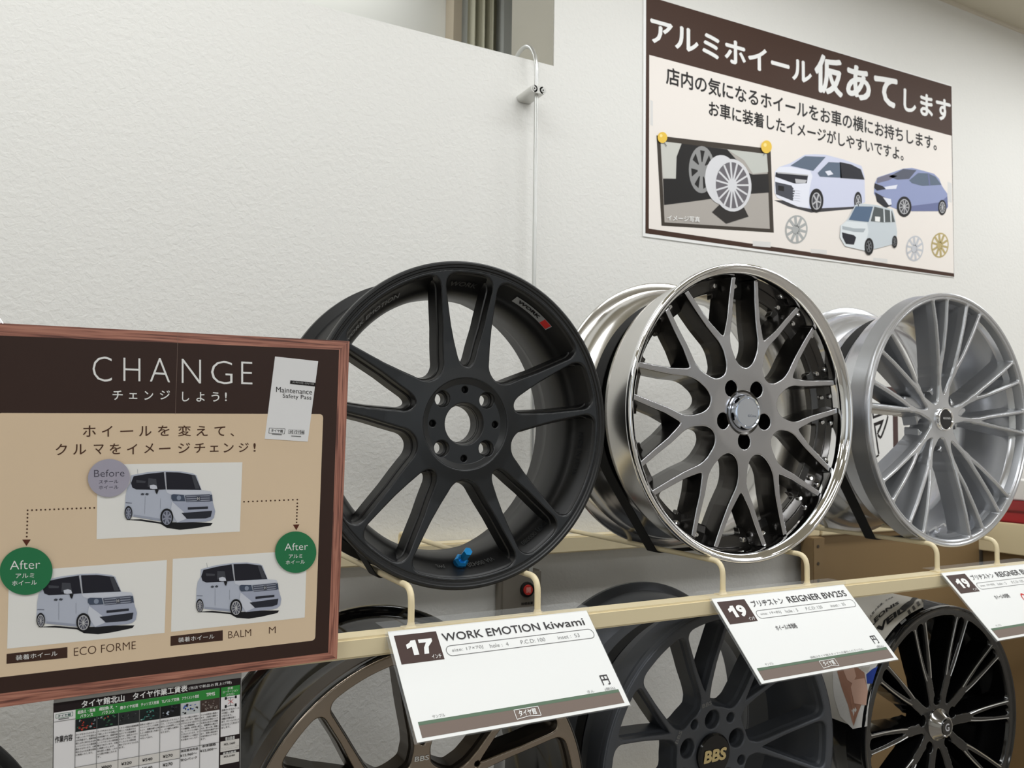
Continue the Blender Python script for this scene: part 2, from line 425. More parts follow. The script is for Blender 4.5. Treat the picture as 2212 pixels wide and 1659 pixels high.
def valve(parent, ang, r, y, m, rr=0.0048, L=0.026):
    mb = MB(); A = math.radians(ang); p = Vector((r * math.cos(A), y, r * math.sin(A)))
    d = Vector((-math.cos(A) * 0.55, -0.8, -math.sin(A) * 0.55)).normalized()
    mb.cyl(p - d * 0.01, p + d * 0.004, rr * 1.5, n=20); mb.cyl(p + d * 0.004, p + d * 0.008, rr * 1.7, rr * 1.2, n=6)
    mb.cyl(p + d * 0.008, p + d * 0.016, rr * 0.8, n=16); mb.cyl(p + d * 0.016, p + d * L, rr, n=6)
    return mb.build('valve_stem', m, parent)

# ---- front left: matt black wheel, five pairs of spokes
W1 = (0.504, 1.070, 0.011)
def wheel_black():
    t = thing('alloy_wheel', 'matte black wheel with ten paired spokes and a blue valve cap, on the upper rack', 'wheel', W1)
    R = 0.235
    p = [(.235, .0035), (.2342, .001), (.2325, 0), (.2300, 0), (.2288, .0018), (.2262, .0022), (.2250, .0042), (.2205, .0046), (.2185, .0075), (.2165, .0095), (.2155, .011),
         (.2055, .036), (.2015, .040), (.1965, .046), (.1925, .060), (.1915, .075), (.1925, .110), (.2020, .128), (.2085, .150), (.2100, .175), (.2150, .185), (.2240, .192), (.2260, .1985), (.2330, .200), (.235, .197),
         (.2345, .190), (.2200, .186), (.2180, .168), (.2120, .150), (.2060, .132), (.1965, .112), (.1960, .070), (.2010, .055), (.2120, .045), (.2190, .038), (.2200, .014), (.2335, .011), (.235, .008)]
    V, Fc = lathe(p, 180); mesh('barrel', V, Fc, M_blackb, t, smooth=True, angle=28)
    cs = [90 + 72 * k + s * 14 for k in range(5) for s in (-1, 1)]
    def base(u, v):
        r = np.hypot(u, v); f = 0.079 - r
        for k in range(5):
            for s in (-1, 1):
                c = 90 + 72 * k
                pts = [pol(.060, c + s * 17), pol(.098, c + s * 15), pol(.145, c + s * 13), pol(.200, c + s * 11.8), pol(.224, c + s * 11.4)]
                f = smax(f, limb(u, v, pts, [.0165, .0118, .0068, .0042, .0046]), 0.018)
        return np.minimum(smax(f, r - 0.2185, 0.021), 0.2235 - r)
    def F(u, v): return np.minimum(base(u, v), np.hypot(u, v) - 0.066)
    yf = prof((.06, .010), (.085, .0125), (.12, .0135), (.17, .0095), (.2, .006), (.2235, .0035))
    side = [(0, 0), (.0016, .013), (.0034, .0142), (.0060, .035)]
    names = ['hub_face'] + ['spoke'] * 10 + ['rim_ring']
    plate(F, yf, .226, .0015, side, .0016, lab_spokes(cs, .083, .2165), [M_black, M_blackb], names, t)
    def F2(u, v):
        r = np.hypot(u, v); f = np.minimum(0.0668 - r, r - 0.0305)
        for k in range(4):
            x, z = pol(.0500, 45 + 90 * k); f = np.minimum(f, np.hypot(u - x, v - z) - .0115)
            x, z = pol(.0500, 90 * k); f = np.minimum(f, np.hypot(u - x, v - z) - .0048)
        return f
    plate(F2, lambda r: np.interp(r, [.03, .058, .0668], [.0175, .0170, .0115]), .068, .0009, [(0, 0), (.0004, .010), (.0030, .0115), (.0034, .026)], .0012, lambda u, v: np.zeros(u.shape, int), [M_black, M_blackb], ['hub_pocket'], t)
    V, Fc = lathe([(.0305, .0190), (.0285, .026), (.0285, .032), (.0270, .034), (.0270, .055), (.034, .058), (.034, .030)], 72); mesh('centre_bore', V, Fc, M_blackb, t, smooth=True)
    valve(t, -88.5, .2000, .034, M_blue, .0064, .032)['label'] = 'blue anodised valve cap'
    # raised casting letters on the sloping band behind the lip
    rf = lambda h: float(np.interp(h, [.011, .036, .046], [.2150, .2050, .1960])); yf2 = lambda h: h
    for s, a, wd, h0, h1 in (('WORK EMOTION', 134, 30, .036, .022), ('WORK', 90, 12, .036, .024), ('MADE IN JAPAN', -12, 19, .034, .024), ('17X7J 000080', -52.5, 15, .036, .025), ('VIA 000420', -80, 12, .036, .026), ('JWL', -98, 4.2, .036, .027)):
        arc_text(s, rf, yf2, a, wd, h0, h1, M_black, 'casting_mark', t, 0.02)
    # makers' sticker
    def patch(a0, a1, h0, h1, m, lift, name, par):
        V = []; n = 16
        for i in range(n + 1):
            A = math.radians(a0 + (a1 - a0) * i / n)
            for h in (h0, h1): r = rf(h) - lift; V.append((r * math.cos(A), h - lift * .5, r * math.sin(A)))
        return mesh(name, V, [(2 * i, 2 * i + 1, 2 * i + 3, 2 * i + 2) for i in range(n)], m, par)
    s0 = patch(66.5, 46.2, .018, .0315, mat('sticker_silver', (176, 178, 180), .3, .4), .0010, 'silver_foil', t); s0.name = 'sticker'
    patch(50.6, 46.7, .0188, .0307, RED, .0013, 'red_end', s0)
    arc_text('WORK', rf, yf2, 58.6, 12, .0275, .021, BLK, 'sticker_lettering', s0, 0.05, lift=.0016)
    return t
wheel_black()

# ---- middle: two-piece wheel, polished lip, nine Y spokes
W2 = (1.040, 1.065, 0.0400)
def mesh_wheel():
    t = thing('alloy_wheel', 'gunmetal mesh wheel with polished chrome lip and rivets, middle of the upper rack', 'wheel', W2)
    lip = [(.2600, .0045), (.2593, .0015), (.2575, 0), (.2540, .0002), (.2522, .0022), (.2512, .0040), (.2475, .0052), (.2440, .0085), (.2418, .0140), (.2405, .0220), (.2400, .0560), (.2425, .0560), (.2440, .0240), (.2470, .0150), (.2580, .0118), (.2600, .0095)]
    V, Fc = lathe(lip, 200); mesh('outer_lip', V, Fc, M_chrome, t, smooth=True, angle=50)
    bar = [(.2400, .0570), (.2360, .0600), (.2330, .0950), (.2230, .1080), (.2120, .1300), (.2120, .1600), (.2280, .1800), (.2360, .2050), (.2400, .2240), (.2480, .2330), (.2560, .2350), (.2600, .2320),
           (.2600, .2260), (.2570, .2225), (.2450, .2190), (.2420, .2020), (.2390, .1880), (.2320, .1800), (.2190, .1620), (.2170, .1300), (.2290, .1100), (.2400, .0960), (.2440, .0800), (.2445, .0200), (.2445, .0150), (.2435, .0200), (.2430, .0570)]
    V, Fc = lathe(bar, 180); mesh('barrel', V, Fc, M_barr, t, smooth=True, angle=40)
    C0 = 28.5; cs = [C0 + 40 * k for k in range(9)]
    def F(u, v):
        r = np.hypot(u, v); f = 0.0740 - r
        for c in cs:
            f = smax(f, limb(u, v, [pol(.055, c), pol(.128, c)], [.0150, .0082]), .026)
        g = None
        for c in cs:
            for s in (-1, 1):
                l = limb(u, v, [pol(.1240, c), pol(.168, c + s * 8.6), pol(.2405, c + s * 13.7)], [.0075, .0056, .0046])
                g = l if g is None else np.maximum(g, l)
        f = smax(f, g, .010)
        f = np.minimum(f, .2385 - r)
        for k in range(5):
            x, z = pol(.0505, 54 + 72 * k); f = np.minimum(f, np.hypot(u - x, v - z) - .0142)
        return np.minimum(f, r - .0260)
    yf = prof((.02, .0195), (.045, .0165), (.07, .0150), (.10, .0165), (.14, .0195), (.2, .0205), (.24, .0190))
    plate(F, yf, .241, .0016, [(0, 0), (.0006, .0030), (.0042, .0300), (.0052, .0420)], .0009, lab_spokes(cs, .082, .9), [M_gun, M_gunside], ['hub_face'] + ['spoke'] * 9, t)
    # bolted flange between the spoke ends
    def F2(u, v):
        r = np.hypot(u, v); th = np.degrees(np.arctan2(v, u)); f = np.minimum(.2400 - r, r - .2160)
        a = np.abs((th - C0 + 20) % 40 - 20); sc = np.abs(a - 13.7)
        return smax(f, np.minimum(.2400 - r, np.minimum(r - .206, (7.0 - sc) * .0035)), .004)
    plate(F2, lambda r: np.interp(r, [.205, .22, .24], [.0520, .0480, .0480]), .241, .0018, [(0, 0), (.001, .010)], .0012, lambda u, v: np.zeros(u.shape, int), [M_gunside, M_gunside], ['rivet_flange'], t)
    rv = None
    for k in range(9):
        for a in (-8.2, 8.2, 20):
            x, z = pol(.2275, C0 + 40 * k + a)
            if rv is None:
                m_ = MB(); m_.cyl((0, .001, 0), (0, -.0040, 0), .0050, .0046, 16); m_.cyl((0, -.0040, 0), (0, -.0055, 0), .0046, .0030, 16, caps=True); m_.cyl((0, -.0054, 0), (0, -.0062, 0), .0022, .0018, 6)
                rv = m_.build('rivet', M_chrome, t); rv.location = (x, .0480, z)
            else:
                o = bpy.data.objects.new('rivet', rv.data); link(o, t); o.location = (x, .0480, z)
    # lug wells
    for k in range(5):
        x, z = pol(.0505, 54 + 72 * k)
        V, Fc = lathe([(.0132, .0175), (.0125, .030), (.0125, .050), (.0040, .051), (.0140, .052), (.0140, .0190)], 32); mesh('lug_well', V, Fc, M_gloss, t, smooth=True, loc=(x, 0, z))
    V, Fc = lathe([(.0400, .0175), (.0385, .0165), (.0330, .0185), (.0325, .026), (.0400, .026)], 72); mesh('knurled_ring', V, Fc, M_gunside, t, smooth=True)
    V, Fc = lathe([(.0001, .0078), (.0240, .0080), (.0248, .0092), (.0262, .0090), (.0276, .0065), (.0290, .0070), (.0318, .0150), (.0330, .0230), (.0001, .0230)], 80)
    c = mesh('centre_cap', V, Fc, mat('cap_chrome', (225, 232, 245), .1, 1.0), t, smooth=True, angle=50)
    V, Fc, _ = text_geo('G.Corsa', .0, 2); mesh('cap_lettering', [((v[0] * .019) + .001, .0070, v[1] * .0042 - .008) for v in V], Fc, mat('cap_text', (110, 120, 135), .3, .6), c)
    return t
mesh_wheel()

# ---- right: silver wheel with split spokes
W3 = (1.594, 1.060, 0.0385)
BARREL3 = [(.2600, .0040), (.2590, .0010), (.2570, 0), (.2535, .0004), (.2520, .0022), (.2495, .0030), (.2480, .0060), (.2440, .0110), (.2410, .0250), (.2370, .0300), (.2350, .0500), (.2300, .0900), (.2150, .1150), (.2110, .1300), (.2110, .1600), (.2280, .1800), (.2380, .2150), (.2480, .2400), (.2560, .2500), (.2600, .2480),
           (.2600, .2420), (.2570, .2390), (.2450, .2340), (.2420, .2120), (.2350, .1960), (.2180, .1700), (.2165, .1250), (.2240, .1080), (.2400, .0900), (.2430, .0700), (.2445, .0200), (.2470, .0150), (.2580, .0118), (.2600, .0090)]
def silver_wheel():
    t = thing('alloy_wheel', 'bright silver wheel with thin split spokes, rightmost on the upper rack', 'wheel', W3)
    V, Fc = lathe(BARREL3, 180); mesh('barrel', V, Fc, M_silver, t, smooth=True, angle=28)
    G = [84.5 + 72 * k for k in range(5)]; cs = [g + s * 13 for g in G for s in (-1, 1)]
    def F(u, v):
        r = np.hypot(u, v); f = 0.0360 - r; g_ = None
        for g in G:
            for s in (-1, 1):
                f = smax(f, limb(u, v, [pol(.030, g + s * 10), pol(.070, g + s * 11.5), pol(.105, g + s * 13)], [.0110, .0042, .0040]), .012)
                for tip in (18.6, 7.6):
                    l = limb(u, v, [pol(.100, g + s * 13), pol(.140, g + s * (13 + (tip - 13) * .62)), pol(.253, g + s * tip)], [.0040, .0030, .0026])
                    g_ = l if g_ is None else np.maximum(g_, l)
        f = smax(f, g_, .007)
        f = smax(f, r - .2470, .006); f = np.minimum(f, .2520 - r)
        return np.minimum(f, r - .0215)
    yf = prof((.02, .0235), (.04, .0255), (.07, .0250), (.10, .0200), (.15, .0110), (.2, .0050), (.252, .0020))
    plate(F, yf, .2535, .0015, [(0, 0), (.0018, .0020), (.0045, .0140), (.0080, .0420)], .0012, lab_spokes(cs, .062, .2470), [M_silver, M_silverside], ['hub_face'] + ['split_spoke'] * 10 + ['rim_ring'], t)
    # hub behind the ribs with the five lug wells
    def F2(u, v):
        r = np.hypot(u, v); f = .0640 - r
        for g in G: f = smax(f, limb(u, v, [pol(.05, g), pol(.100, g)], [.022, .006]), .02)
        for k in range(5):
            x, z = pol(.0520, 50 + 72 * k); f = np.minimum(f, np.hypot(u - x, v - z) - .0125)
        return f
    plate(F2, lambda r: np.interp(r, [0, .04, .1], [.0300, .0330, .0420]), .108, .0016, [(0, 0), (.0006, .012), (.002, .03)], .0030, lambda u, v: np.zeros(u.shape, int), [M_silver, M_silverside], ['hub_body'], t)
    V, Fc = lathe([(.0001, .0186), (.0190, .0188), (.0200, .0200), (.0206, .0290), (.0001, .0290)], 64); c = mesh('centre_cap', V, Fc, mat('cap_black', (22, 22, 26), .25), t, smooth=True)
    V, Fc = lathe([(.0200, .0190), (.0212, .0172), (.0232, .0172), (.0243, .0195), (.0243, .0300), (.0200, .0300)], 64); mesh('cap_ring', V, Fc, M_chrome, t, smooth=True)
    V, Fc, _ = text_geo('REIGNER', .0, 2); mesh('cap_lettering', [(v[0] * .024 - .009, .0182, v[1] * .0042 + .000) for v in V], Fc, WHT, c)
    valve(t, -96, .2290, .030, M_silver, .0042, .024)
    return t
silver_wheel()

# ---- upper left, hidden by the board except for its rim
def bbs(loc, R, label, mf, ms, mbrl, c0, spread, cap, width, hy=.040, k_=1.0):
    t = thing('alloy_wheel', label, 'wheel', loc); q = R / .26
    p = [(.2600, .0040), (.2592, .0012), (.2572, .0004), (.2560, .0034), (.2440, .0044), (.2425, .0060), (.2400, .0120), (.2360, .0300), (.2330, .0560), (.2290, .0900), (.2130, .1150), (.2110, .1600), (.2280, .1800), (.2380, .2150), (.2440, .2400), (.2480, .2410), (.2500, .2500), (.2560, .2510), (.2600, .2480),
         (.2600, .2420), (.2570, .2390), (.2450, .2340), (.2420, .2120), (.2350, .1960), (.2180, .1700), (.2165, .1250), (.2240, .1080), (.2400, .0900), (.2430, .0700), (.2445, .0200), (.2470, .0150), (.2580, .0118), (.2600, .0090)]
    V, Fc = lathe([(r * q, y if y < .1 else .1 + (y - .1) * (width - .1) / .151) for r, y in p], 150); mesh('barrel', V, Fc, mbrl, t, smooth=True, angle=28)
    cs = [c0 + 360 / 7 * k for k in range(7)]
    def F(u, v):
        u, v = u / q, v / q; r = np.hypot(u, v); f = (.0810 if cap else .0770) - r; g = None
        for c in cs:
            f = smax(f, limb(u, v, [pol(.05, c), pol(.088, c)], [.0170 * k_, .0125 * k_]), .020)
            for s in (-1, 1):
                l = limb(u, v, [pol(.092, c), pol(.125, c + s * 4.8), pol(.180, c + s * 9.2), pol(.2470, c + s * spread)], [.0110 * k_, .0070 * k_, .0054 * k_, .0054 * k_])
                g = l if g is None else np.maximum(g, l)
        f = smax(f, g, .012); f = smax(f, r - .2410, .018); f = np.minimum(f, .2568 - r)
        if cap:
            for k in range(5):
                x, z = pol(.0590, 90 + 72 * k); f = np.minimum(f, np.hypot(u - x, v - z) - .0165)
                x, z = pol(.0700, 54 + 72 * k); f = np.minimum(f, np.hypot(u - x, v - z) - .0085)
        for c in cs:
            if not cap:
                x, z = pol(.1130, c); f = np.minimum(f, np.hypot((u - x), (v - z)) - .0042)
        return f * q
    yf0 = prof((0, hy), (.05, hy - .002), (.10, hy - .007), (.16, hy - .018), (.215, .007), (.240, -.0006), (.2565, -.0012)); yf = lambda r: yf0(r / q)
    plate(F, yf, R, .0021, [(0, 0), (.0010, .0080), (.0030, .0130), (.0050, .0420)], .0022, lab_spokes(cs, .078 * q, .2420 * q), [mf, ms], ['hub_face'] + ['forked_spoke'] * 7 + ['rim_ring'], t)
    # engraved letters on the stems
    V2, F2, _ = text_geo('BBS', .02, 2)
    for c in cs[:3]:
        A = math.radians(c - 90); r0 = .0900 * q
        W = []
        for v in V2:
            x = (v[0] - .5) * .022; z = r0 - .004 + v[1] * .0075
            W.append((x * math.cos(A) - z * math.sin(A), float(yf(math.hypot(x, z))) - .0006 - v[2], x * math.sin(A) + z * math.cos(A)))
        mesh('engraved_mark', W, F2, LG if not cap else GRY, t)
    if cap:
        V, Fc = lathe([(.0001, hy - .009), (.0330, hy - .0085), (.0360, hy - .006), (.0368, hy + .01), (.0001, hy + .01)], 72); c_ = mesh('centre_cap', V, Fc, mat('cap_gloss_black', (14, 14, 15), .12), t, smooth=True)
        V, Fc, _ = text_geo('BBS', .045, 3); mesh('cap_lettering', [((v[0] - .5) * .0500 + (v[1] - .5) * .004, hy - .0098 - v[2], (v[1] - .5) * .0215) for v in V], Fc, M_gold, c_)
        for k in range(5):
            x, z = pol(.0590 * q, 90 + 72 * k)
            V, Fc = lathe([(.0180, hy + .004), (.0172, hy + .030), (.0020, hy + .031), (.0175, hy + .032)], 24); mesh('lug_well', V, Fc, M_gloss, t, smooth=True, loc=(x, 0, z))
    return t
W4 = (0.458, 1.087, -0.556); W5 = (1.013, 1.095, -0.557); W6 = (1.578, 1.079, -0.581)
bbs(W4, .26, 'bronze wheel with forked spokes, on the lower rack below the matte black wheel', M_bronze, M_bronzes, M_gloss, 88, 11.2, False, .28, k_=.95)
bbs(W5, .26, 'dark grey wheel with black centre cap and gold letters, on the lower rack', M_dgrey, M_dgrey, M_dgrey, 100.5, 12.0, True, .27, k_=.68)

# ---- lower right: gloss black wheel with milled edges, wrapped in a printed band
def gloss_wheel():
    t = thing('alloy_wheel', 'glossy black twin-spoke wheel with milled silver edges, rightmost on the lower rack', 'wheel', W6); q = .24 / .26
    V, Fc = lathe([(r * q, y) for r, y in BARREL3], 150); mesh('barrel', V, Fc, M_gloss, t, smooth=True, angle=28)
    cs = [-36 + 36 * k + 0.5 for k in range(10)]
    def F(u, v):
        r = np.hypot(u, v); f = .040 - r; g = None
        for c in cs:
            f = smax(f, limb(u, v, [pol(.03, c), pol(.085, c)], [.012, .0085]), .012)
            for s in (-1, 1):
                l = limb(u, v, [pol(.080, c), pol(.115, c + s * 3.6), pol(.170, c + s * 4.4), pol(.2300, c + s * 4.0)], [.0070, .0050, .0042, .0042])
                g = l if g is None else np.maximum(g, l)
        f = smax(f, g, .008); f = smax(f, r - .2200, .012); f = np.minimum(f, .2330 - r)
        for k in range(5):
            x, z = pol(.0500, 20 + 72 * k); f = np.minimum(f, np.hypot(u - x, v - z) - .0110)
        return f
    yf = prof((0, .018), (.05, .017), (.09, .014), (.15, .010), (.2, .006), (.233, .003))
    plate(F, yf, .2345, .0020, [(0, 0), (.0015, .0050), (.0060, .0400)], .0016, lab_spokes(cs, .055, .2210), [M_gloss, M_gloss], ['hub_face'] + ['twin_spoke'] * 10 + ['rim_ring'], t)
    for c in cs:                                           # milled lines on the spoke edges
        mb = MB()
        for s in (-1, 1):
            L = [pol(.100, c + s * 4.0), pol(.130, c + s * 5.2), pol(.170, c + s * 5.0), pol(.218, c + s * 4.6)]
            V = []
            for (x, z) in fillet([(p[0], 0, p[1]) for p in L], .02, 4) and [(p.x, p.z) for p in fillet([(p[0], 0, p[1]) for p in L], .02, 4)]:
                r = math.hypot(x, z); n = Vector((-z, x)).normalized(); y = float(yf(r)) - .0006
                V += [(x - n.x * .0011, y + .0006, z - n.y * .0011), (x, y - .0004, z), (x + n.x * .0011, y + .0006, z + n.y * .0011)]
            k = len(V) // 3; mb.add(V, [f for i in range(k - 1) for f in ((3 * i, 3 * i + 3, 3 * i + 4, 3 * i + 1), (3 * i + 1, 3 * i + 4, 3 * i + 5, 3 * i + 2))])
        mb.build('milled_edge', M_mill, t)['label'] = 'bright milled silver line along the spoke edges'
    V, Fc = lathe([(.0001, -.016), (.0165, -.0155), (.0180, -.0170), (.0200, -.0160), (.0290, -.0020), (.0320, .0010), (.0330, .0080), (.0001, .0080)], 24); c_ = mesh('centre_cap', V, Fc, mat('black_chrome', (170, 168, 166), .12, 1.0), t, smooth=True, angle=20, loc=(0, .015, 0))
    V, Fc, _ = text_geo('G', .02, 3); mesh('cap_emblem', [((v[0] - .5) * .013, -.0176 - v[2], (v[1] - .5) * .015) for v in V], Fc, SIL, c_)
    V, Fc = lathe([(.0001, -.0174), (.0150, -.0174), (.0155, -.0168), (.0001, -.0160)], 40); mesh('cap_face', V, Fc, M_gloss, c_, smooth=True)
    # printed display band around the barrel
    n = 60; V = []; rb = .2560 * q + .003
    for i in range(n + 1):
        A = math.radians(173 - 158 * i / n)
        V += [(rb * math.cos(A), .022, rb * math.sin(A)), ((rb) * math.cos(A), .170, (rb) * math.sin(A))]
    b = mesh('display_band', V, [(2 * i, 2 * i + 1, 2 * i + 3, 2 * i + 2) for i in range(n)], P('band_white', (206, 202, 194)), None, loc=W6)
    tag(b, 'printed paper display band curled round the barrel of the gloss black wheel', 'display band')
    def hit(px, py):                                       # where a sight line meets the band's cylinder
        d = ray(px, py); c0, c1 = W6[0], W6[2]; a = d[0] ** 2 + d[2] ** 2; b_ = -2 * (d[0] * c0 + d[2] * c1); c_2 = c0 * c0 + c1 * c1 - rb * rb
        dis = max(0, b_ * b_ - 4 * a * c_2); t_ = (-b_ - math.sqrt(dis)) / (2 * a); p = d * t_
        return np.array([math.degrees(math.atan2(p[2] - c1, p[0] - c0)) % 360, p[1] - W6[1]])
    def on(A, y, lift): A = math.radians(A); return ((rb + lift) * math.cos(A), y, (rb + lift) * math.sin(A))
    def bt(s, bl_, br_, tl_, m, bold=.0, lift=.0008):
        V, Fc, _ = text_geo(s, bold, 2); o_, r_, u_ = hit(*bl_), hit(*br_), hit(*tl_)
        mesh('band_lettering', [on(*(o_ + (r_ - o_) * v[0] + (u_ - o_) * v[1]), lift + v[2]) for v in V], Fc, m, b)
    def bpoly(pts, m, lift):
        H_ = [hit(*p) for p in pts]; D = []
        for p, q_ in zip(H_, H_[1:] + H_[:1]): D += [p + (q_ - p) * k / 4 for k in range(4)]
        c_ = sum(D) / len(D); n_ = len(D); V = [on(*c_, lift)] + [on(*(c_ + (p - c_) * .5), lift) for p in D] + [on(*p, lift) for p in D]
        Fc = [(0, 1 + i, 1 + (i + 1) % n_) for i in range(n_)] + [(1 + i, 1 + n_ + i, 1 + n_ + (i + 1) % n_, 1 + (i + 1) % n_) for i in range(n_)]
        mesh('band_picture', V, Fc, m, b)
    def zb(x, y): return (1780 + x / 5.12, 1180 + y / 5.12)
    bt('人気の系譜。その足', zb(510, 812), zb(770, 570), zb(500, 780), BLK, .01); bt('LEONIS', zb(520, 915), zb(835, 640), zb(505, 860), BLK, .04); bt('VEIL', zb(600, 990), zb(900, 720), zb(580, 905), BLK, .05)
    bpoly([zb(840, 850), zb(900, 800), zb(915, 820), zb(860, 870)], GRY, .0008)
    for k in range(4): bpoly([zb(920 + k * 50, 720 - k * 45), zb(945 + k * 50, 700 - k * 45), zb(965 + k * 50, 740 - k * 45), zb(940 + k * 50, 760 - k * 45)], P('icon', (70, 66, 62)), .0008)
    bpoly([zb(830, 700), zb(960, 600), zb(1000, 480), zb(1060, 480), zb(985, 640), zb(900, 720)], BLK, .0010)
    bpoly([zb(1110, 490), zb(1420, 440), zb(1415, 640), zb(1260, 670), zb(1100, 700)], P('dark_photo', (66, 68, 78)), .0006)
    for a_, b_ in (((1290, 650), (1120, 600)), ((1290, 650), (1150, 540)), ((1300, 650), (1200, 500)), ((1310, 650), (1280, 490)), ((1310, 650), (1350, 480)), ((1310, 650), (1400, 480))): bpoly([zb(*p) for p in seg_poly(a_, b_, 9)], P('spokeline', (150, 152, 158)), .0010)
    bpoly([zb(100, 1340), zb(420, 1280), zb(600, 1280), zb(520, 1620), zb(480, 1990), zb(320, 2020), zb(180, 1880), zb(110, 1650)], LGW, .0005)
    bpoly([zb(140, 1350), zb(330, 1310), zb(450, 1400), zb(480, 1560), zb(440, 1700), zb(330, 1990), zb(270, 1760), zb(190, 1540)], HAIR, .0008)
    bpoly([zb(210, 1350), zb(330, 1325), zb(360, 1440), zb(320, 1520), zb(260, 1480)], SKIN, .0011); bpoly([zb(330, 1480), zb(450, 1460), zb(490, 1600), zb(470, 1760), zb(340, 1740), zb(300, 1560)], SKIN, .0010)
    bpoly([zb(470, 1420), zb(540, 1360), zb(600, 1330), zb(540, 1520), zb(480, 1520)], BLU, .0012)
    return t
gloss_wheel()

# ---- the two wheels mostly hidden at the left
def small_wheel(loc, label, mf, ms, mlip, q=.235 / .26, width=.205):
    t = thing('alloy_wheel', label, 'wheel', loc)
    V, Fc = lathe([(r * q, y * (width / .25)) for r, y in BARREL3], 150); mesh('barrel', V, Fc, mlip, t, smooth=True, angle=28)
    cs = [72 * k for k in range(5)]
    def F(u, v):
        r = np.hypot(u, v); f = .06 - r
        for c in cs: f = smax(f, limb(u, v, [pol(.04, c), pol(.235 * .93, c)], [.022, .012]), .02)
        f = smax(f, r - .215, .02); return np.minimum(np.minimum(f, .2260 - r), r - .028)
    plate(F, prof((0, .02), (.1, .02), (.226, .003)), .228, .0035, [(0, 0), (.004, .03)], .003, lab_spokes(cs, .07, .216), [mf, ms], ['hub_face'] + ['spoke'] * 5 + ['rim_ring'], t)
small_wheel((-0.283, 1.085, 0.0115), 'silver wheel behind the framed board, only its bright back rim showing at the left edge', M_silver, M_silverside, M_chrome)
small_wheel((-0.235, 1.095, -0.584), 'black wheel low at the left edge, below the framed board', M_black, M_blackb, M_blackb)

# ================================================================== rack
RY0, RY1, RT = 1.015, 1.050, -0.2595           # front rail: front, back and top
def rail(label, x0, x1, y0, y1, z1, h, nm='rack_rail'):
    mb = MB(); mb.box((x0, y0, z1 - h), (x1, y1, z1), b=.003); o = mb.build(nm, M_beige, None)
    return tag(o, label, 'shelf rail')
rail('long cream steel front rail of the upper rack, price cards hanging on it', -0.9, 2.52, RY0, RY1, RT, .0262)
rail('cream back rail of the upper rack fixed along the white wall', -0.9, 1.79, 1.578, 1.619, -.2310, .0365)
rail('cream front rail of the lower rack, under the lower wheels', -0.9, 2.52, RY0, RY1, -.853, .0262)
rail('cream back rail of the lower rack on the wall, under the lower wheels', -0.9, 1.79, 1.578, 1.619, -.826, .0365)
def cradle(cx, zt, zbase, zback, label, half=.0965):
    t = thing('wheel_cradle', label, 'wheel cradle', (cx, RY0 + .022, zbase), 'wire cradles carrying the wheels')
    z0 = 0; zc = zt - zbase; yb = 1.597 - (RY0 + .022); zb = zback - zbase
    for s in (-1, 1):
        mb = MB(); pts = fillet([(s * half, 0, .000), (s * half, 0, zc), (s * half, yb, zc), (s * half, yb, zb)], .022, 7)
        mb.tube(pts, .0045, 14); mb.build('support_arm', M_beige, t, angle=60)
        mb = MB(); mb.cyl((s * half, 0, 0), (s * half, 0, .0035), .0085, .0055, 20); mb.cyl((s * half, 0, .0035), (s * half, 0, .007), .0055, .0046, 20)
        mb.build('weld_foot', M_beige, t)
    mb = MB(); mb.box((-half - .012, -.010, -.0004), (half + .012, .008, .0016), b=.0004); mb.build('base_strip', M_beige, t, smooth=False)
    return t
zt = -.2075
for x, d in ((W1[0], 'cream wire cradle under the matte black wheel on the upper rack'), (W2[0] + .006, 'cream wire cradle under the polished mesh wheel on the upper rack'), (W3[0], 'cream wire cradle under the bright silver wheel on the upper rack'), (-.283, 'cream wire cradle behind the framed board at the left edge')):
    cradle(x, zt, RT, -.2310, d)
for x, d in ((W4[0], 'cream wire cradle under the bronze wheel on the lower rack'), (W5[0], 'cream wire cradle under the dark grey wheel on the lower rack'), (W6[0], 'cream wire cradle under the gloss black wheel on the lower rack'), (-.235, 'cream wire cradle under the black wheel low at the left edge')):
    cradle(x, -.804, -.853, -.826, d)
strap('black webbing strap tying down the matte black wheel', *W1, .2045, W1[0] - .0965, W1[0] + .0965, zt, .092, .036)
strap('black webbing strap round the barrel of the polished mesh wheel', *W2, .2215, W2[0] - .0905, W2[0] + .1025, zt, .137, .030)
strap('wide black webbing strap round the barrel of the bright silver wheel', *W3, .2240, W3[0] - .0965, W3[0] + .0965, zt, .112, .026)
strap('black webbing strap round the dark grey wheel on the lower rack', *W5, .2240, W5[0] - .0965, W5[0] + .0965, -.804, .113, .024)
# upright with slots and the closed bay beyond it
t = thing('rack_upright', 'cream slotted steel upright against the wall behind the mesh wheel', 'upright', (1.757, 1.575, FLOOR))
mb = MB(); mb.box((-.022, -.022, 0), (.022, .022, -FLOOR - .268), b=.002); mb.build('post', M_beige2, t)
for k in range(26):
    mb = MB(); mb.cyl((-.005, -.0222, 1.13 - k * .045), (-.005, -.0232, 1.13 - k * .045), .0042, n=14); 
    o = mb.build('slot', mat('slot_dark', (70, 60, 48), .6), t, smooth=False)
mb = MB(); mb.box((1.781, 1.590, FLOOR + .1), (2.50, 1.600, -.262)); tag(mb.build('back_panel', M_beige2, None, smooth=False), 'brown-beige steel back panel closing the right bay of the rack', 'panel')
rail('cream steel back rail of the right bay, level with the front rail', 1.795, 2.50, 1.578, 1.619, -.2310, .0365)
mb = MB(); mb.box((2.50, 1.052, -.345), (2.516, 1.60, -.2535), b=.002); tag(mb.build('side_bracket', M_beige, None), 'cream steel cross member running from front rail to wall at the right', 'bracket')
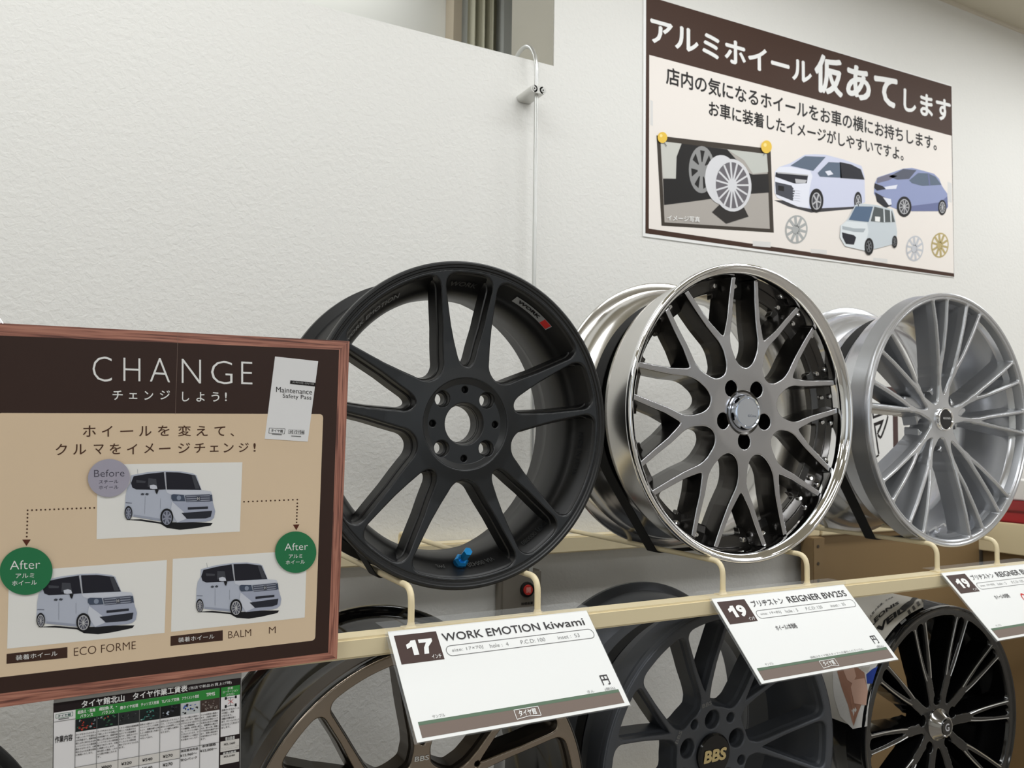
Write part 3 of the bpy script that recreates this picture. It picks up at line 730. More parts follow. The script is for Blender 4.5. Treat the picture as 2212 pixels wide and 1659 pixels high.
mb = MB(); mb.box((2.53, 1.02, FLOOR), (3.3, 1.60, -.258), b=.004); tag(mb.build('display_counter', M_beige2, None), 'beige counter beyond the rack at the right edge, red tray on it', 'counter')
t = thing('red_tray', 'red plastic tray standing at the right edge behind the silver wheel', 'tray', (2.8, 1.36, -.2575))
mb = MB(); mb.box((-.25, -.20, 0), (.25, .20, .036), b=.004); mb.build('tray_body', mat('red_plastic', (176, 40, 48), .35), t)
mb = MB(); mb.box((-.26, -.21, .037), (.26, .21, .070), b=.004); mb.build('tray_lid', mat('red_plastic_lid', (150, 34, 42), .3), t)
mb = MB(); mb.box((2.55, 1.16, -.186), (3.05, 1.56, -.126), b=.003); tag(mb.build('white_carton', mat('carton_white', (226, 224, 222), .6), None), 'white carton lying on the red tray at the right edge', 'carton')

# ================================================================== things on the wall
t = thing('conduit_pipe', 'thin metal conduit rising up the white wall and looping over its top', 'pipe', (.889, 1.566, -.30))
mb = MB(); arc = [(0, .0, 0), (0, .0, 1.105)]
for i in range(1, 25):
    a = PI * i / 24; arc.append((0, .066 - .066 * math.cos(a), 1.105 + .082 * math.sin(a)))
arc.append((0, .134, 1.05)); mb.tube(arc, .0047, 14); mb.build('pipe', M_cable, t, angle=60)
mb = MB(); mb.cyl((-.012, .053, 1.061), (-.012, -.012, 1.061), .0085, n=20); mb.cyl((.010, .053, 1.061), (.010, -.012, 1.061), .0085, n=20); mb.box((-.012, -.012, 1.0525), (.010, .053, 1.0695)); b = mb.build('standoff_clamp', mat('clamp_white', (214, 214, 210), .3, .3), t)
for s in (-.012, .010):
    mb = MB(); mb.cyl((s, -.0122, 1.061), (s, -.0132, 1.061), .0052, .0046, 18, m=0); mb.cyl((s, -.0132, 1.061), (s, -.0136, 1.061), .0020, .0018, 6, m=1); sc_ = mb.build('screw', [M_cable, M_gunside], b)
t = thing('call_box', 'grey wall box with a round red button, seen below the matte black wheel', 'box', (.880, 1.600, -.385))
mb = MB(); mb.box((-.050, -.012, -.09), (.050, .0195, .083), b=.004); bx = mb.build('housing', mat('box_grey', (118, 112, 102), .45), t)
mb = MB(); mb.cyl((.012, -.0120, .043), (.012, -.0170, .043), .0170, .0160, 40); bz = mb.build('bezel', M_gloss, t)
mb = MB(); mb.cyl((.012, -.0170, .043), (.012, -.0200, .043), .0110, .0105, 40); bt_ = mb.build('button', mat('button_red', (196, 52, 44), .35), t)
pr = Print((0, -1, 0)); bo = np.array([.0, -.0202, .0]); pr.text('開', (.0065, -.0202, .037), (.0175, -.0202, .037), (.0065, -.0202, .049), P('pink', (225, 150, 140)), 1, .03); pr.build('button_character', bt_)
pr = Print((0, -1, 0)); pr.text('排煙装置', (-.002, -.0124, .010), (.028, -.0124, .010), (-.002, -.0124, .016), BLK, 1, .02); pr.text('手動開放', (.004, -.0124, -.004), (.022, -.0124, -.004), (.004, -.0124, -.001), BLK, 1, .0); pr.build('box_lettering', t)
# sign seen through the silver wheel
t = thing('wall_sign', 'brown sign with a white octagon letter plate, seen through the silver wheel', 'sign', (2.02, 1.618, .02))
mb = MB(); mb.box((-.16, -.004, -.135), (.14, .0015, .128)); mb.build('sign_board', mat('sign_brown', (74, 52, 50), .5), t, smooth=False)
for cx, ch in ((-.105, 'イ'), (.030, 'ヤ')):
    n = []; hw, hh, c = .075 if cx > 0 else .058, .097, .028
    n = [(-hw + c, -hh), (hw - c, -hh), (hw, -hh + c), (hw, hh - c), (hw - c, hh), (-hw + c, hh), (-hw, hh - c), (-hw, -hh + c)]
    pr = Print((0, -1, 0)); pr.poly([(cx + .012 + x * (1 if cx > 0 else .0 + .95), -.0042, z) for x, z in n] if cx > 0 else [(cx + x, -.0042, z) for x, z in n], WHT, 1)
    for m_, bd, ly in ((INK, .055, 2), (WHT, -.0, 3)):
        g = .006 if ly == 2 else 0.0
        pr.text(ch, (cx - .040 - g, -.0042, -.075 - g), (cx + .062 + g, -.0042, -.075 - g), (cx - .040 - g, -.0042, .070 + g), m_, ly, bd)
    pr.build('octagon_plate', t)

# ================================================================== big poster on the wall
PP = Plane((0, 1.6175, 0), (1, 1.6175, 0), (0, 1.6175, 1)); A = PP.at
def z8(x, y): return A(1360 + x / 2.596, y / 2.596)
def z8b(x, y): return A(1400 + x / 3.16, 260 + y / 3.16)
pt = thing('wall_poster', 'large brown-headed poster with cars and wheels, high on the white wall', 'poster', (0, 0, 0))
tl, tr, br, bl = z8(78, -28), z8(1806, 478), z8(1822, 1556), z8(75, 1325)
V = [tuple(p) for p in (tl, tr, br, bl)] + [tuple(p + np.array([0, .0015, 0])) for p in (tl, tr, br, bl)]
mesh('paper_sheet', V, [(3, 2, 1, 0), (4, 5, 6, 7), (0, 1, 5, 4), (1, 2, 6, 5), (2, 3, 7, 6), (3, 0, 4, 7)], WHT, pt)
pr = Print(PP.n); q = lambda L: [z8(*p) for p in L]; qb = lambda L: [z8b(*p) for p in L]
pr.poly(q([(93, -24), (1805, 485), (1820, 1553), (88, 1308)]), HBRN, 1)
pr.poly(q([(110, 308), (1805, 762), (1818, 1533), (107, 1282)]), CRM, 2)
pr.text('アルミホイール', z8(115, 236), z8(1022, 478), z8(115, 92), WHT, 3, .03)
pr.text('仮', z8(1036, 512), z8(1195, 552), z8(1036, 292), WHT, 3, .035)
pr.text('あて', z8(1213, 543), z8(1502, 618), z8(1213, 350), WHT, 3, .035)
pr.text('します', z8(1535, 622), z8(1800, 690), z8(1535, 492), WHT, 3, .03)
pr.text('店内の気になるホイールをお車の横にお持ちします。', z8(203, 472), z8(1722, 848), z8(203, 372), INK, 3, .022)
pr.text('お車に装着したイメージがしやすいですよ。', z8(443, 650), z8(1536, 905), z8(443, 562), INK, 3, .022)
for c in ((690, 1350, 790, 1380), (115, 560, 130, 700), (1015, 1395, 1105, 1418), (1365, 1445, 1445, 1465), (1782, 1020, 1806, 1130)):
    pr.poly(q([(c[0], c[1]), (c[2], c[1] + 8), (c[2], c[3] + 8), (c[0], c[3])]), LGW, 3)
pr.build('headline_print', pt)
# framed picture on the poster
pr = Print(PP.n)
pr.poly(q([(150, 760), (790, 835), (808, 1305), (178, 1266)]), FRM, 3); pr.poly(q([(172, 792), (768, 864), (785, 1284), (195, 1247)]), PGR, 4)
pr.poly(q([(172, 792), (290, 806), (262, 880), (258, 1003), (186, 1000)]), P('ph1', (206, 206, 200)), 5)
pr.poly(q([(545, 838), (768, 864), (775, 965), (690, 975), (640, 900)]), P('ph2', (200, 202, 196)), 5)
pr.poly(q([(290, 806), (545, 838), (600, 900), (640, 960), (690, 980), (776, 975), (781, 1080), (640, 1090), (350, 1130), (192, 1150), (186, 1003), (258, 1003), (262, 880)]), P('ph3', (30, 28, 28)), 6)
pr.poly(q(ellipse(402, 952, 72, 132)), P('ph4', (150, 150, 150)), 7)
for k in range(7):
    a = 2 * PI * k / 7 + .3; pr.poly(q([(402 + 66 * math.cos(a + d) * rr, 952 + 122 * math.sin(a + d) * rr) for d, rr in ((-.22, .9), (.22, .9), (.1, .35), (-.1, .35))]), P('ph3', (30, 28, 28)), 8)
pr.poly(q([(460, 1190), (500, 1150), (640, 1165), (665, 1215), (540, 1255)]), P('ph5', (44, 40, 38)), 7)
pr.poly(q(ellipse(515, 1010, 95, 140, rot=-.08)), P('ph6', (222, 222, 226)), 9)
pr.poly(q(ellipse(572, 1040, 108, 148, rot=-.08)), P('ph6', (222, 222, 226)), 10)
pr.poly(q(ellipse(572, 1040, 92, 130, rot=-.08)), P('ph7', (110, 106, 112)), 11)
for k in range(15):
    a = 2 * PI * k / 15; pr.poly(q(seg_poly((572, 1040), (572 + 92 * math.cos(a), 1040 + 130 * math.sin(a)), 10)), P('ph6', (222, 222, 226)), 12)
pr.poly(q(ellipse(572, 1040, 26, 36)), P('ph6', (222, 222, 226)), 13)
pr.text('イメージ写真', z8(207, 1238), z8(390, 1248), z8(207, 1206), WHT, 13, .01)
pr.build('framed_picture', pt)
for cx, cy, rx, ry in ((180, 773, 27, 31), (763, 825, 30, 36)):
    pr = Print(PP.n); pr.poly(q(seg_poly((cx + 5, cy + 20), (cx + (24 if cx < 500 else -18), cy + 48), 4)), GRY, 13); pr.poly(q(ellipse(cx, cy, rx, ry)), PIN, 14); pr.poly(q(ellipse(cx - 8, cy - 10, rx * .3, ry * .3)), P('pinhi', (255, 232, 150)), 15); pr.build('printed_pin', pt)
def wheel_print(pr, f, cx, cy, rx, ry, n, m_rim, m_hole, ly, rot=0.0, spoke=.3):
    pr.poly(f(ellipse(cx, cy, rx, ry, rot=rot)), m_rim, ly); pr.poly(f(ellipse(cx, cy, rx * .86, ry * .88, rot=rot)), m_hole, ly + 1)
    for k in range(n):
        a = 2 * PI * k / n + .2; pr.poly(f(seg_poly((cx, cy), (cx + rx * .88 * math.cos(a), cy + ry * .9 * math.sin(a)), rx * spoke)), m_rim, ly + 2)
    pr.poly(f(ellipse(cx, cy, rx * .2, ry * .2)), m_rim, ly + 3)
# white van
pr = Print(PP.n)
pr.poly(qb([(858, 545), (960, 590), (1110, 630), (1180, 625), (1450, 600), (1480, 585), (1400, 560)]), P('shade', (60, 58, 62)), 3)
pr.poly(qb([(865, 350), (890, 320), (965, 295), (1070, 235), (1140, 232), (1210, 235), (1340, 270), (1455, 312), (1475, 380), (1480, 560), (1400, 590), (1190, 600), (1110, 605), (1020, 590), (880, 530), (860, 490)]), VANS, 4)
pr.poly(qb([(865, 350), (890, 320), (965, 318), (1105, 345), (1120, 380), (1100, 470), (1095, 600), (1020, 590), (880, 530), (860, 490)]), VANW, 5)
pr.poly(qb([(970, 310), (1068, 245), (1210, 250), (1125, 345)]), GLS2, 6)
pr.poly(qb([(1155, 360), (1230, 285), (1310, 290), (1320, 392), (1170, 385)]), GLS2, 6); pr.poly(qb([(1305, 285), (1380, 300), (1450, 335), (1475, 405), (1310, 395)]), GLS, 6)
pr.poly(qb([(1205, 350), (1240, 342), (1262, 368), (1225, 378)]), VANW, 7)
pr.poly(qb([(870, 355), (1090, 375), (1080, 430), (1000, 432), (960, 420), (865, 385)]), GLS, 6); pr.poly(qb([(880, 352), (1090, 372), (1090, 380), (880, 362)]), SIL, 7); pr.poly(qb([(1000, 400), (1080, 408), (1070, 430), (1005, 428)]), SIL, 7)
pr.poly(qb([(865, 420), (975, 445), (1000, 480), (985, 550), (870, 505)]), P('van_grille', (72, 74, 84)), 6); pr.poly(qb([(885, 445), (925, 452), (925, 485), (885, 478)]), BLK, 7)
for k in range(5): pr.poly(qb(seg_poly((985, 475 + k * 17), (1035, 480 + k * 17), 7)), VANW, 8)
for c in ((1146, 548, 48, 82), (1430, 550, 26, 62)): pr.poly(qb(ellipse(*c)), BLK, 7); wheel_print(pr, qb, c[0], c[1] + 4, c[2] * .68, c[3] * .72, 5, SIL, P('dk', (70, 70, 76)), 8)
pr.build('printed_van', pt)
# blue hatchback
pr = Print(PP.n)
pr.poly(qb([(1545, 430), (1565, 390), (1640, 365), (1740, 330), (1800, 325), (1880, 345), (1950, 365), (1985, 400), (2005, 450), (2040, 500), (2045, 590), (2025, 620), (1800, 620), (1690, 605), (1580, 560), (1540, 500)]), FITB, 4)
pr.poly(qb([(1640, 385), (1740, 332), (1830, 340), (1780, 400), (1700, 405)]), P('hg', (88, 92, 108)), 5)
pr.poly(qb([(1780, 410), (1840, 360), (1910, 362), (1960, 385), (2000, 440), (1870, 448), (1800, 430)]), GLS2, 5); pr.poly(qb([(1905, 362), (1915, 362), (1925, 446), (1915, 446)]), FITD, 6)
pr.poly(qb([(1545, 430), (1600, 450), (1620, 470), (1560, 480), (1540, 460)]), GLS, 6); pr.poly(qb([(1610, 455), (1700, 440), (1690, 468), (1620, 472)]), VANW, 6)
pr.poly(qb([(1545, 490), (1600, 520), (1650, 540), (1660, 580), (1620, 600), (1560, 555)]), GLS, 5); pr.poly(qb([(1600, 525), (1655, 538), (1660, 575), (1640, 580)]), VANW, 6)
pr.poly(qb([(1560, 395), (1640, 368), (1700, 380), (1640, 410), (1560, 430)]), P('hb', (120, 118, 138)), 5); pr.poly(qb([(1680, 600), (1990, 560), (2040, 520), (2045, 590), (2025, 620), (1800, 620)]), FITD, 5)
for c in ((1745, 590, 50, 70), (2005, 595, 28, 52)): pr.poly(qb(ellipse(*c)), BLK, 7); wheel_print(pr, qb, c[0], c[1], c[2] * .7, c[3] * .74, 9, SIL, P('dk', (70, 70, 76)), 8, spoke=.16)
pr.build('printed_hatchback', pt)
# small white car
pr = Print(PP.n); YW = P('kei_white', (228, 234, 238)); YS = P('kei_side', (206, 214, 220))
pr.poly(qb([(1310, 720), (1345, 690), (1365, 665), (1410, 578), (1450, 568), (1560, 580), (1665, 610), (1680, 660), (1695, 760), (1690, 840), (1560, 875), (1470, 890), (1340, 860), (1305, 800)]), YS, 10)
pr.poly(qb([(1310, 720), (1345, 690), (1490, 700), (1500, 760), (1470, 890), (1340, 860), (1305, 800)]), YW, 11)
pr.poly(qb([(1365, 680), (1412, 588), (1530, 590), (1500, 695)]), P('kg', (86, 108, 136)), 12); pr.poly(qb([(1515, 690), (1540, 590), (1660, 620), (1680, 695), (1600, 697)]), P('ks', (84, 90, 92)), 12)
for x in (1600, 1645): pr.poly(qb([(x, 605), (x + 8, 607), (x + 12, 697), (x + 4, 697)]), YW, 13)
pr.poly(qb([(1543, 658), (1578, 660), (1576, 695), (1543, 690)]), WHT, 14)
pr.poly(qb([(1320, 722), (1400, 738), (1480, 740), (1465, 765), (1400, 762), (1322, 745)]), P('kl', (176, 184, 190)), 12); pr.poly(qb([(1318, 765), (1400, 785), (1415, 800), (1400, 850), (1345, 845), (1322, 800)]), GLS, 12)
for c in ((1503, 862, 31, 58), (1678, 830, 18, 42)): pr.poly(qb(ellipse(*c)), BLK, 13); wheel_print(pr, qb, c[0] - 2, c[1], c[2] * .66, c[3] * .68, 6, P('kw', (120, 122, 126)), BLK, 14)
pr.build('printed_small_car', pt)
for cx, cy, rx, ry, m_, ho in ((1010, 745, 77, 98, P('w1', (176, 178, 178)), CRM), (1818, 875, 60, 88, P('w2', (200, 202, 208)), CRM), (1990, 853, 60, 86, GLD, CRM)):
    pr = Print(PP.n); wheel_print(pr, qb, cx, cy, rx, ry, 10, m_, ho, 4, .1, .24); pr.poly(qb(ellipse(cx - rx * .12, cy + 4, rx * .28, ry * .26)), m_, 8); pr.build('printed_wheel', pt)

# ================================================================== framed board in front of the rack
def atY_(px, py, Y): d = ray(px, py); return d * (Y / d[1])
BP = Plane(atY_(755, 737, .984), atY_(-68, 694, .984), atY_(728, 1423, .994)); A2 = BP.at
def k4(x, y): return A2(x / 2.765, 640 + y / 2.765)
def k5(x, y): return A2(x / 2.836, 1140 + y / 2.836)
def k7(x, y): return A2(x / 3.606, 960 + y / 3.606)
bd = thing('display_board', 'wood-framed brown and tan board headed CHANGE, leaning on the front rail at left', 'sign board', (0, 0, 0))
co = [A2(-70, 694.4), A2(755, 737), A2(728, 1423), A2(-122, 1546)]
inn = [A2(-43, 722.8), A2(732.4, 755.7), A2(708.7, 1409.7), A2(-90, 1509.6)]
back = [p - BP.n * .006 for p in co]
V = [tuple(p) for p in co + back]; mesh('board_core', V, [(3, 2, 1, 0), (4, 5, 6, 7), (0, 1, 5, 4), (1, 2, 6, 5), (2, 3, 7, 6), (3, 0, 4, 7)], P('core', (150, 110, 96)), bd)
WH = mat('print_wood_along', (150, 90, 76), .4, wood=(14, 14, 420)); WV = mat('print_wood_up', (150, 90, 76), .4, wood=(420, 14, 14))
for i, m_ in enumerate((WH, WV, WH, WV)):
    j = (i + 1) % 4; pr = Print(BP.n); pr.poly([co[i], co[j], inn[j], inn[i]], m_, 1); pr.build('wood_frame_strip', bd)
def rrect(f, x0y0, x1y0, x1y1, x0y1, rpx, n=6):
    c = [Vector(p) for p in (x0y0, x1y0, x1y1, x0y1)]; out = []
    for i in range(4):
        a, b, d = c[i - 1], c[i], c[(i + 1) % 4]; p = b + (a - b).normalized() * rpx; q_ = b + (d - b).normalized() * rpx
        for k in range(n + 1): t_ = k / n; v = p * (1 - t_) ** 2 + b * 2 * t_ * (1 - t_) + q_ * t_ * t_; out.append(f(v.x, v.y))
    return out
pr = Print(BP.n); pr.poly(inn, BRN, 1); pr.poly(rrect(A2, (-4, 892), (698, 894.5), (680.5, 1383), (-26, 1466), 9), TAN, 2)
pr.poly([k4(*p) for p in seg_poly((1063, 212), (1047, 705), 1.6)], P('fold', (150, 128, 118)), 3)
pr.build('printed_ground', bd)
pr = Print(BP.n)
def spaced(pr, f, chars, m_, ly=3, bold=0.0):
    for ch, bl_, br_, tl_ in chars: pr.text(ch, f(*bl_), f(*br_), f(*tl_), m_, ly, bold)
spaced(pr, k4, [('C', (553, 506), (668, 512), (553, 356)), ('H', (737, 505), (838, 508), (737, 367)), ('A', (895, 509), (1015, 514), (895, 366)), ('N', (1085, 517), (1200, 521), (1085, 374)), ('G', (1260, 521), (1388, 527), (1260, 382)), ('E', (1440, 524), (1507, 526), (1440, 390))], WHT, 3, -.018)
spaced(pr, k4, [('チ', (672, 619), (733, 620), (672, 562)), ('ェ', (770, 612), (820, 613), (770, 578)), ('ン', (862, 619), (915, 620), (862, 566)), ('ジ', (955, 616), (1015, 617), (955, 561)), ('し', (1087, 628), (1130, 628), (1087, 570)), ('よ', (1172, 629), (1222, 629), (1172, 572)), ('う', (1262, 629), (1310, 629), (1262, 572)), ('!', (1343, 626), (1354, 626), (1343, 574))], WHT, 3, .01)
pr.build('headline_lettering', bd)
pr = Print(BP.n)
spaced(pr, k4, [('ホ', (495, 840), (573, 838), (495, 772)), ('イ', (608, 839), (672, 838), (608, 774)), ('ー', (718, 811), (795, 808), (718, 803)), ('ル', (830, 837), (905, 834), (830, 776)), ('を', (943, 834), (1012, 833), (943, 772)), ('変', (1063, 836), (1140, 835), (1063, 772)), ('え', (1172, 834), (1240, 834), (1172, 774)), ('て', (1280, 835), (1345, 834), (1280, 778)), ('、', (1375, 836), (1398, 836), (1375, 818))], TXB, 3, .008)
spaced(pr, k4, [('ク', (332, 950), (400, 948), (332, 882)), ('ル', (437, 946), (515, 944), (437, 884)), ('マ', (560, 945), (620, 943), (560, 886)), ('を', (655, 944), (722, 942), (655, 880)), ('イ', (758, 944), (820, 943), (758, 882)), ('メ', (860, 938), (920, 936), (860, 880)), ('ー', (950, 915), (1018, 912), (950, 906)), ('ジ', (1063, 938), (1135, 936), (1063, 876)), ('チ', (1160, 936), (1225, 934), (1160, 878)), ('ェ', (1253, 929), (1305, 928), (1253, 893)), ('ン', (1335, 933), (1395, 931), (1335, 878)), ('ジ', (1425, 931), (1485, 929), (1425, 876)), ('!', (1513, 928), (1527, 928), (1513, 877))], TXB, 3, .008)
pr.build('slogan_lettering', bd)
pr = Print(BP.n); pr.text('ECO FORME', k5(453, 785), k5(832, 742), k5(453, 735), TXB, 3, -.01)
CAP2 = lambda pr: (pr.text('BALM', k5(1398, 677), k5(1538, 662), k5(1398, 634), TXB, 3, -.01), pr.text('M', k5(1647, 648), k5(1688, 644), k5(1647, 608), TXB, 3, -.01))
pr.poly([k5(*p) for p in ((41, 772), (413, 730), (413, 796), (40, 833))], P('lbl', (66, 44, 36)), 3); pr.text('装着ホイール', k5(97, 812), k5(352, 783), k5(97, 780), WHT, 4, .0); pr.build('caption_lettering', bd)
pr = Print(BP.n); CAP2(pr)
pr.poly([k5(*p) for p in ((1045, 664), (1364, 627), (1364, 690), (1044, 723))], P('lbl', (66, 44, 36)), 3); pr.text('装着ホイール', k5(1092, 702), k5(1312, 678), k5(1092, 672), WHT, 4, .0)
pr.build('caption_lettering', bd)
# dotted arrows
pr = Print(BP.n)
def dots(f, a, b, n, r):
    for i in range(n): t_ = i / (n - 1); pr.poly([f(*p) for p in ellipse(a[0] + (b[0] - a[0]) * t_, a[1] + (b[1] - a[1]) * t_, r, r, 10)], TXB, 3)
dots(k4, (165, 1278), (563, 1263), 16, 5.5); dots(k4, (165, 1300), (160, 1435), 7, 5.5); dots(k4, (1457, 1227), (1775, 1214), 13, 5); dots(k4, (1775, 1236), (1771, 1350), 7, 5)
pr.poly([k4(*p) for p in ((133, 1453), (184, 1452), (158, 1491))], DRD, 3); pr.poly([k4(*p) for p in ((1749, 1364), (1788, 1362), (1769, 1397))], DRD, 3); pr.build('dotted_arrows', bd)
# white picture fields with cars
fields = (([k4(583, 1005), k4(1447, 991), k4(1432, 1405), k4(577, 1450)]), ([k5(55, 270), k5(1022, 197), k5(1008, 643), k5(44, 740)]), ([k5(1058, 190), k5(1880, 136), k5(1866, 549), k5(1047, 637)]))
src = [(1005, 590), (1640, 600), (1285, 207)]
def affine(dst):
    Am = np.array([[x, y, 1] for x, y in src]); return np.linalg.solve(Am, np.array(dst))
cars = ((k7, np.array([[1, 0], [0, 1], [0, 0]], float), 'steel'), (k7, affine([(325, 1425), (1030, 1396), (625, 1010)]), 'spoke'), (k5, affine([(1228, 518), (1698, 497), (1425, 216)]), 'spoke'))
for fld, (f, Mx, kind_) in zip(fields, cars):
    pr = Print(BP.n); pr.poly(fld, P('field', (246, 245, 242)), 3)
    g = lambda L: [f(*(np.array([x, y, 1]) @ Mx)) for x, y in L]
    DK = P('carshadow', (28, 28, 32)); MID = P('carmid', (112, 116, 132))
    pr.poly(g([(975, 585), (1100, 582), (1250, 605), (1380, 606), (1500, 604), (1655, 612), (1640, 632), (1500, 655), (1400, 664), (1300, 650), (1250, 618), (1100, 596)]), DK, 4)
    pr.poly(g([(1020, 240), (1060, 232), (1150, 215), (1290, 205), (1400, 208), (1500, 225), (1530, 240), (1550, 300), (1570, 355), (1640, 365), (1652, 400), (1658, 460), (1675, 520), (1665, 570), (1640, 592), (1600, 600), (1380, 608), (1350, 600), (1250, 598), (1040, 562), (985, 550), (970, 520), (978, 400), (990, 340), (1015, 300)]), CARS, 5)
    pr.poly(g([(1290, 352), (1570, 355), (1640, 365), (1650, 385), (1420, 392), (1330, 390), (1300, 375)]), CARW, 6)
    pr.poly(g([(1345, 442), (1655, 442), (1675, 520), (1665, 570), (1640, 592), (1600, 600), (1380, 608), (1352, 560), (1340, 500)]), CARF, 6)
    pr.poly(g([(1340, 445), (1430, 525), (1450, 578), (1380, 606), (1350, 560), (1330, 500)]), CARW, 7)
    pr.poly(g([(1040, 247), (1150, 228), (1275, 215), (1290, 350), (1200, 352), (1060, 350), (1030, 335), (1020, 300)]), GLS, 6)
    pr.poly(g([(1060, 275), (1135, 285), (1130, 300), (1062, 297)]), P('gl3', (70, 72, 80)), 7); pr.poly(g([(1155, 262), (1215, 268), (1225, 340), (1150, 330)]), P('gl3', (70, 72, 80)), 7)
    pr.poly(g([(1290, 215), (1400, 218), (1520, 240), (1565, 352), (1300, 350)]), GLS, 6); pr.poly(g([(1490, 240), (1520, 244), (1555, 345), (1520, 345)]), P('gl3', (70, 72, 80)), 7)
    pr.poly(g(seg_poly((1280, 210), (1297, 352), 5)), SIL, 8)
    pr.poly(g([(1165, 318), (1195, 312), (1218, 320), (1225, 345), (1190, 348), (1168, 342)]), CARW, 9); pr.poly(g([(1205, 350), (1235, 352), (1222, 388), (1212, 375)]), DK, 8)
    for x in (1095, 1130): pr.poly(g([(x, 385), (x + 12, 377), (x + 30, 383), (x + 22, 395), (x + 4, 393)]), P('handle', (70, 74, 84)), 7)
    pr.poly(g(seg_poly((978, 452), (1026, 456), 5)), MID, 7); pr.poly(g(seg_poly((1130, 402), (1126, 540), 1.5)), MID, 7); pr.poly(g(seg_poly((1250, 420), (1248, 500), 1.5)), MID, 7); pr.poly(g([(1040, 545), (1250, 578), (1250, 598), (1040, 562)]), P('sill', (160, 166, 184)), 6)
    pr.poly(g([(1334, 392), (1350, 386), (1430, 392), (1442, 440), (1345, 438), (1333, 420)]), P('lamp', (74, 84, 104)), 8); pr.poly(g(ellipse(1392, 415, 17, 19)), P('lamp2', (140, 150, 170)), 9); pr.poly(g([(1636, 392), (1650, 390), (1655, 440), (1640, 438)]), P('lamp', (74, 84, 104)), 8)
    pr.poly(g([(1440, 396), (1634, 388), (1640, 442), (1450, 447)]), P('grille', (84, 88, 104)), 8)
    for yy in (402, 420, 437): pr.poly(g(seg_poly((1450, yy + 3), (1632, yy - 4), 5)), P('grbar', (168, 174, 190)), 9)
    pr.poly(g([(1530, 402), (1558, 401), (1560, 436), (1532, 438)]), P('emb', (60, 64, 78)), 10)
    for xx in (1536, 1550): pr.poly(g(seg_poly((xx, 408), (xx, 432), 4)), SIL, 11)
    pr.poly(g(seg_poly((1537, 420), (1550, 420), 4)), SIL, 11)
    pr.poly(g([(1462, 488), (1618, 482), (1618, 499), (1462, 507)]), P('slot', (44, 46, 56)), 8); pr.poly(g([(1412, 533), (1650, 515), (1640, 562), (1600, 574), (1455, 578)]), P('slot', (44, 46, 56)), 8)
    pr.poly(g(seg_poly((1070, 192), (1074, 232), 2)), MID, 4)
    for cx, cy, rx, ry in ((1298, 565, 50, 68), (1000, 532, 30, 54)):
        pr.poly(g(ellipse(cx, cy, rx, ry)), DK, 9)
        wheel_print(pr, g, cx, cy + 4, rx * .76, ry * .82, 7 if kind_ == 'steel' else 10, P('rimp', (150, 154, 172)) if kind_ == 'steel' else SIL, P('rimd', (84, 86, 100)), 10, spoke=.34 if kind_ == 'steel' else .12)
    pr.build('car_picture', bd)
# round badges
for f, cx, cy, rx, ry, m_, tm, rows in (
        (k4, 650, 1084, 126, 113, LIL, P('btxt', (74, 70, 84)), (('Before', (562, 1078), (742, 1074), (562, 1036), -.012), ('スチール', (590, 1118), (706, 1115), (590, 1097), 0), ('ホイール', (590, 1151), (706, 1148), (590, 1130), 0))),
        (k5, 161, 262, 162, 146, GRN, WHT, (('After', (62, 254), (247, 246), (62, 200), -.01), ('アルミ', (97, 305), (210, 302), (97, 278), .005), ('ホイール', (75, 351), (226, 345), (75, 322), .005))),
        (k5, 1808, 147, 126, 127, GRN, WHT, (('After', (1740, 138), (1882, 132), (1740, 94), -.01), ('アルミ', (1765, 185), (1848, 181), (1765, 162), .005), ('ホイール', (1747, 222), (1863, 217), (1747, 198), .005)))):
    pr = Print(BP.n); pr.poly([f(*p) for p in ellipse(cx, cy, rx, ry, 48, -.12)], m_, 14)
    for s_, a_, b_, c_, bo_ in rows: pr.text(s_, f(*a_), f(*b_), f(*c_), tm, 15, bo_)
    pr.build('round_badge', bd)
# the small pass card stuck on it
cd = thing('pass_card', 'small white safety pass card fixed on the board, at its upper right', 'card', (0, 0, 0))
cc = [k4(1642, 360), k4(1899, 388), k4(1837, 868), k4(1580, 851)]
V = [tuple(p + BP.n * .0012) for p in cc] + [tuple(p + BP.n * .0004) for p in cc]; mesh('card_sheet', V, [(3, 2, 1, 0), (4, 5, 6, 7), (0, 1, 5, 4), (1, 2, 6, 5), (2, 3, 7, 6), (3, 0, 4, 7)], P('cardwhite', (240, 240, 242)), cd)
pr = Print(BP.n); pr.poly([k4(*p) for p in ((1733, 502), (1883, 517), (1880, 539), (1730, 523))], INK, 7); pr.text('メンテナンスセーフティーパス', k4(1745, 518), k4(1872, 530), k4(1746, 508), WHT, 8, .0)
pr.text('Maintenance', k4(1648, 572), k4(1862, 587), k4(1648, 541), INK, 7, -.004); pr.text('Safety Pass', k4(1687, 613), k4(1858, 625), k4(1687, 581), INK, 7, -.004)
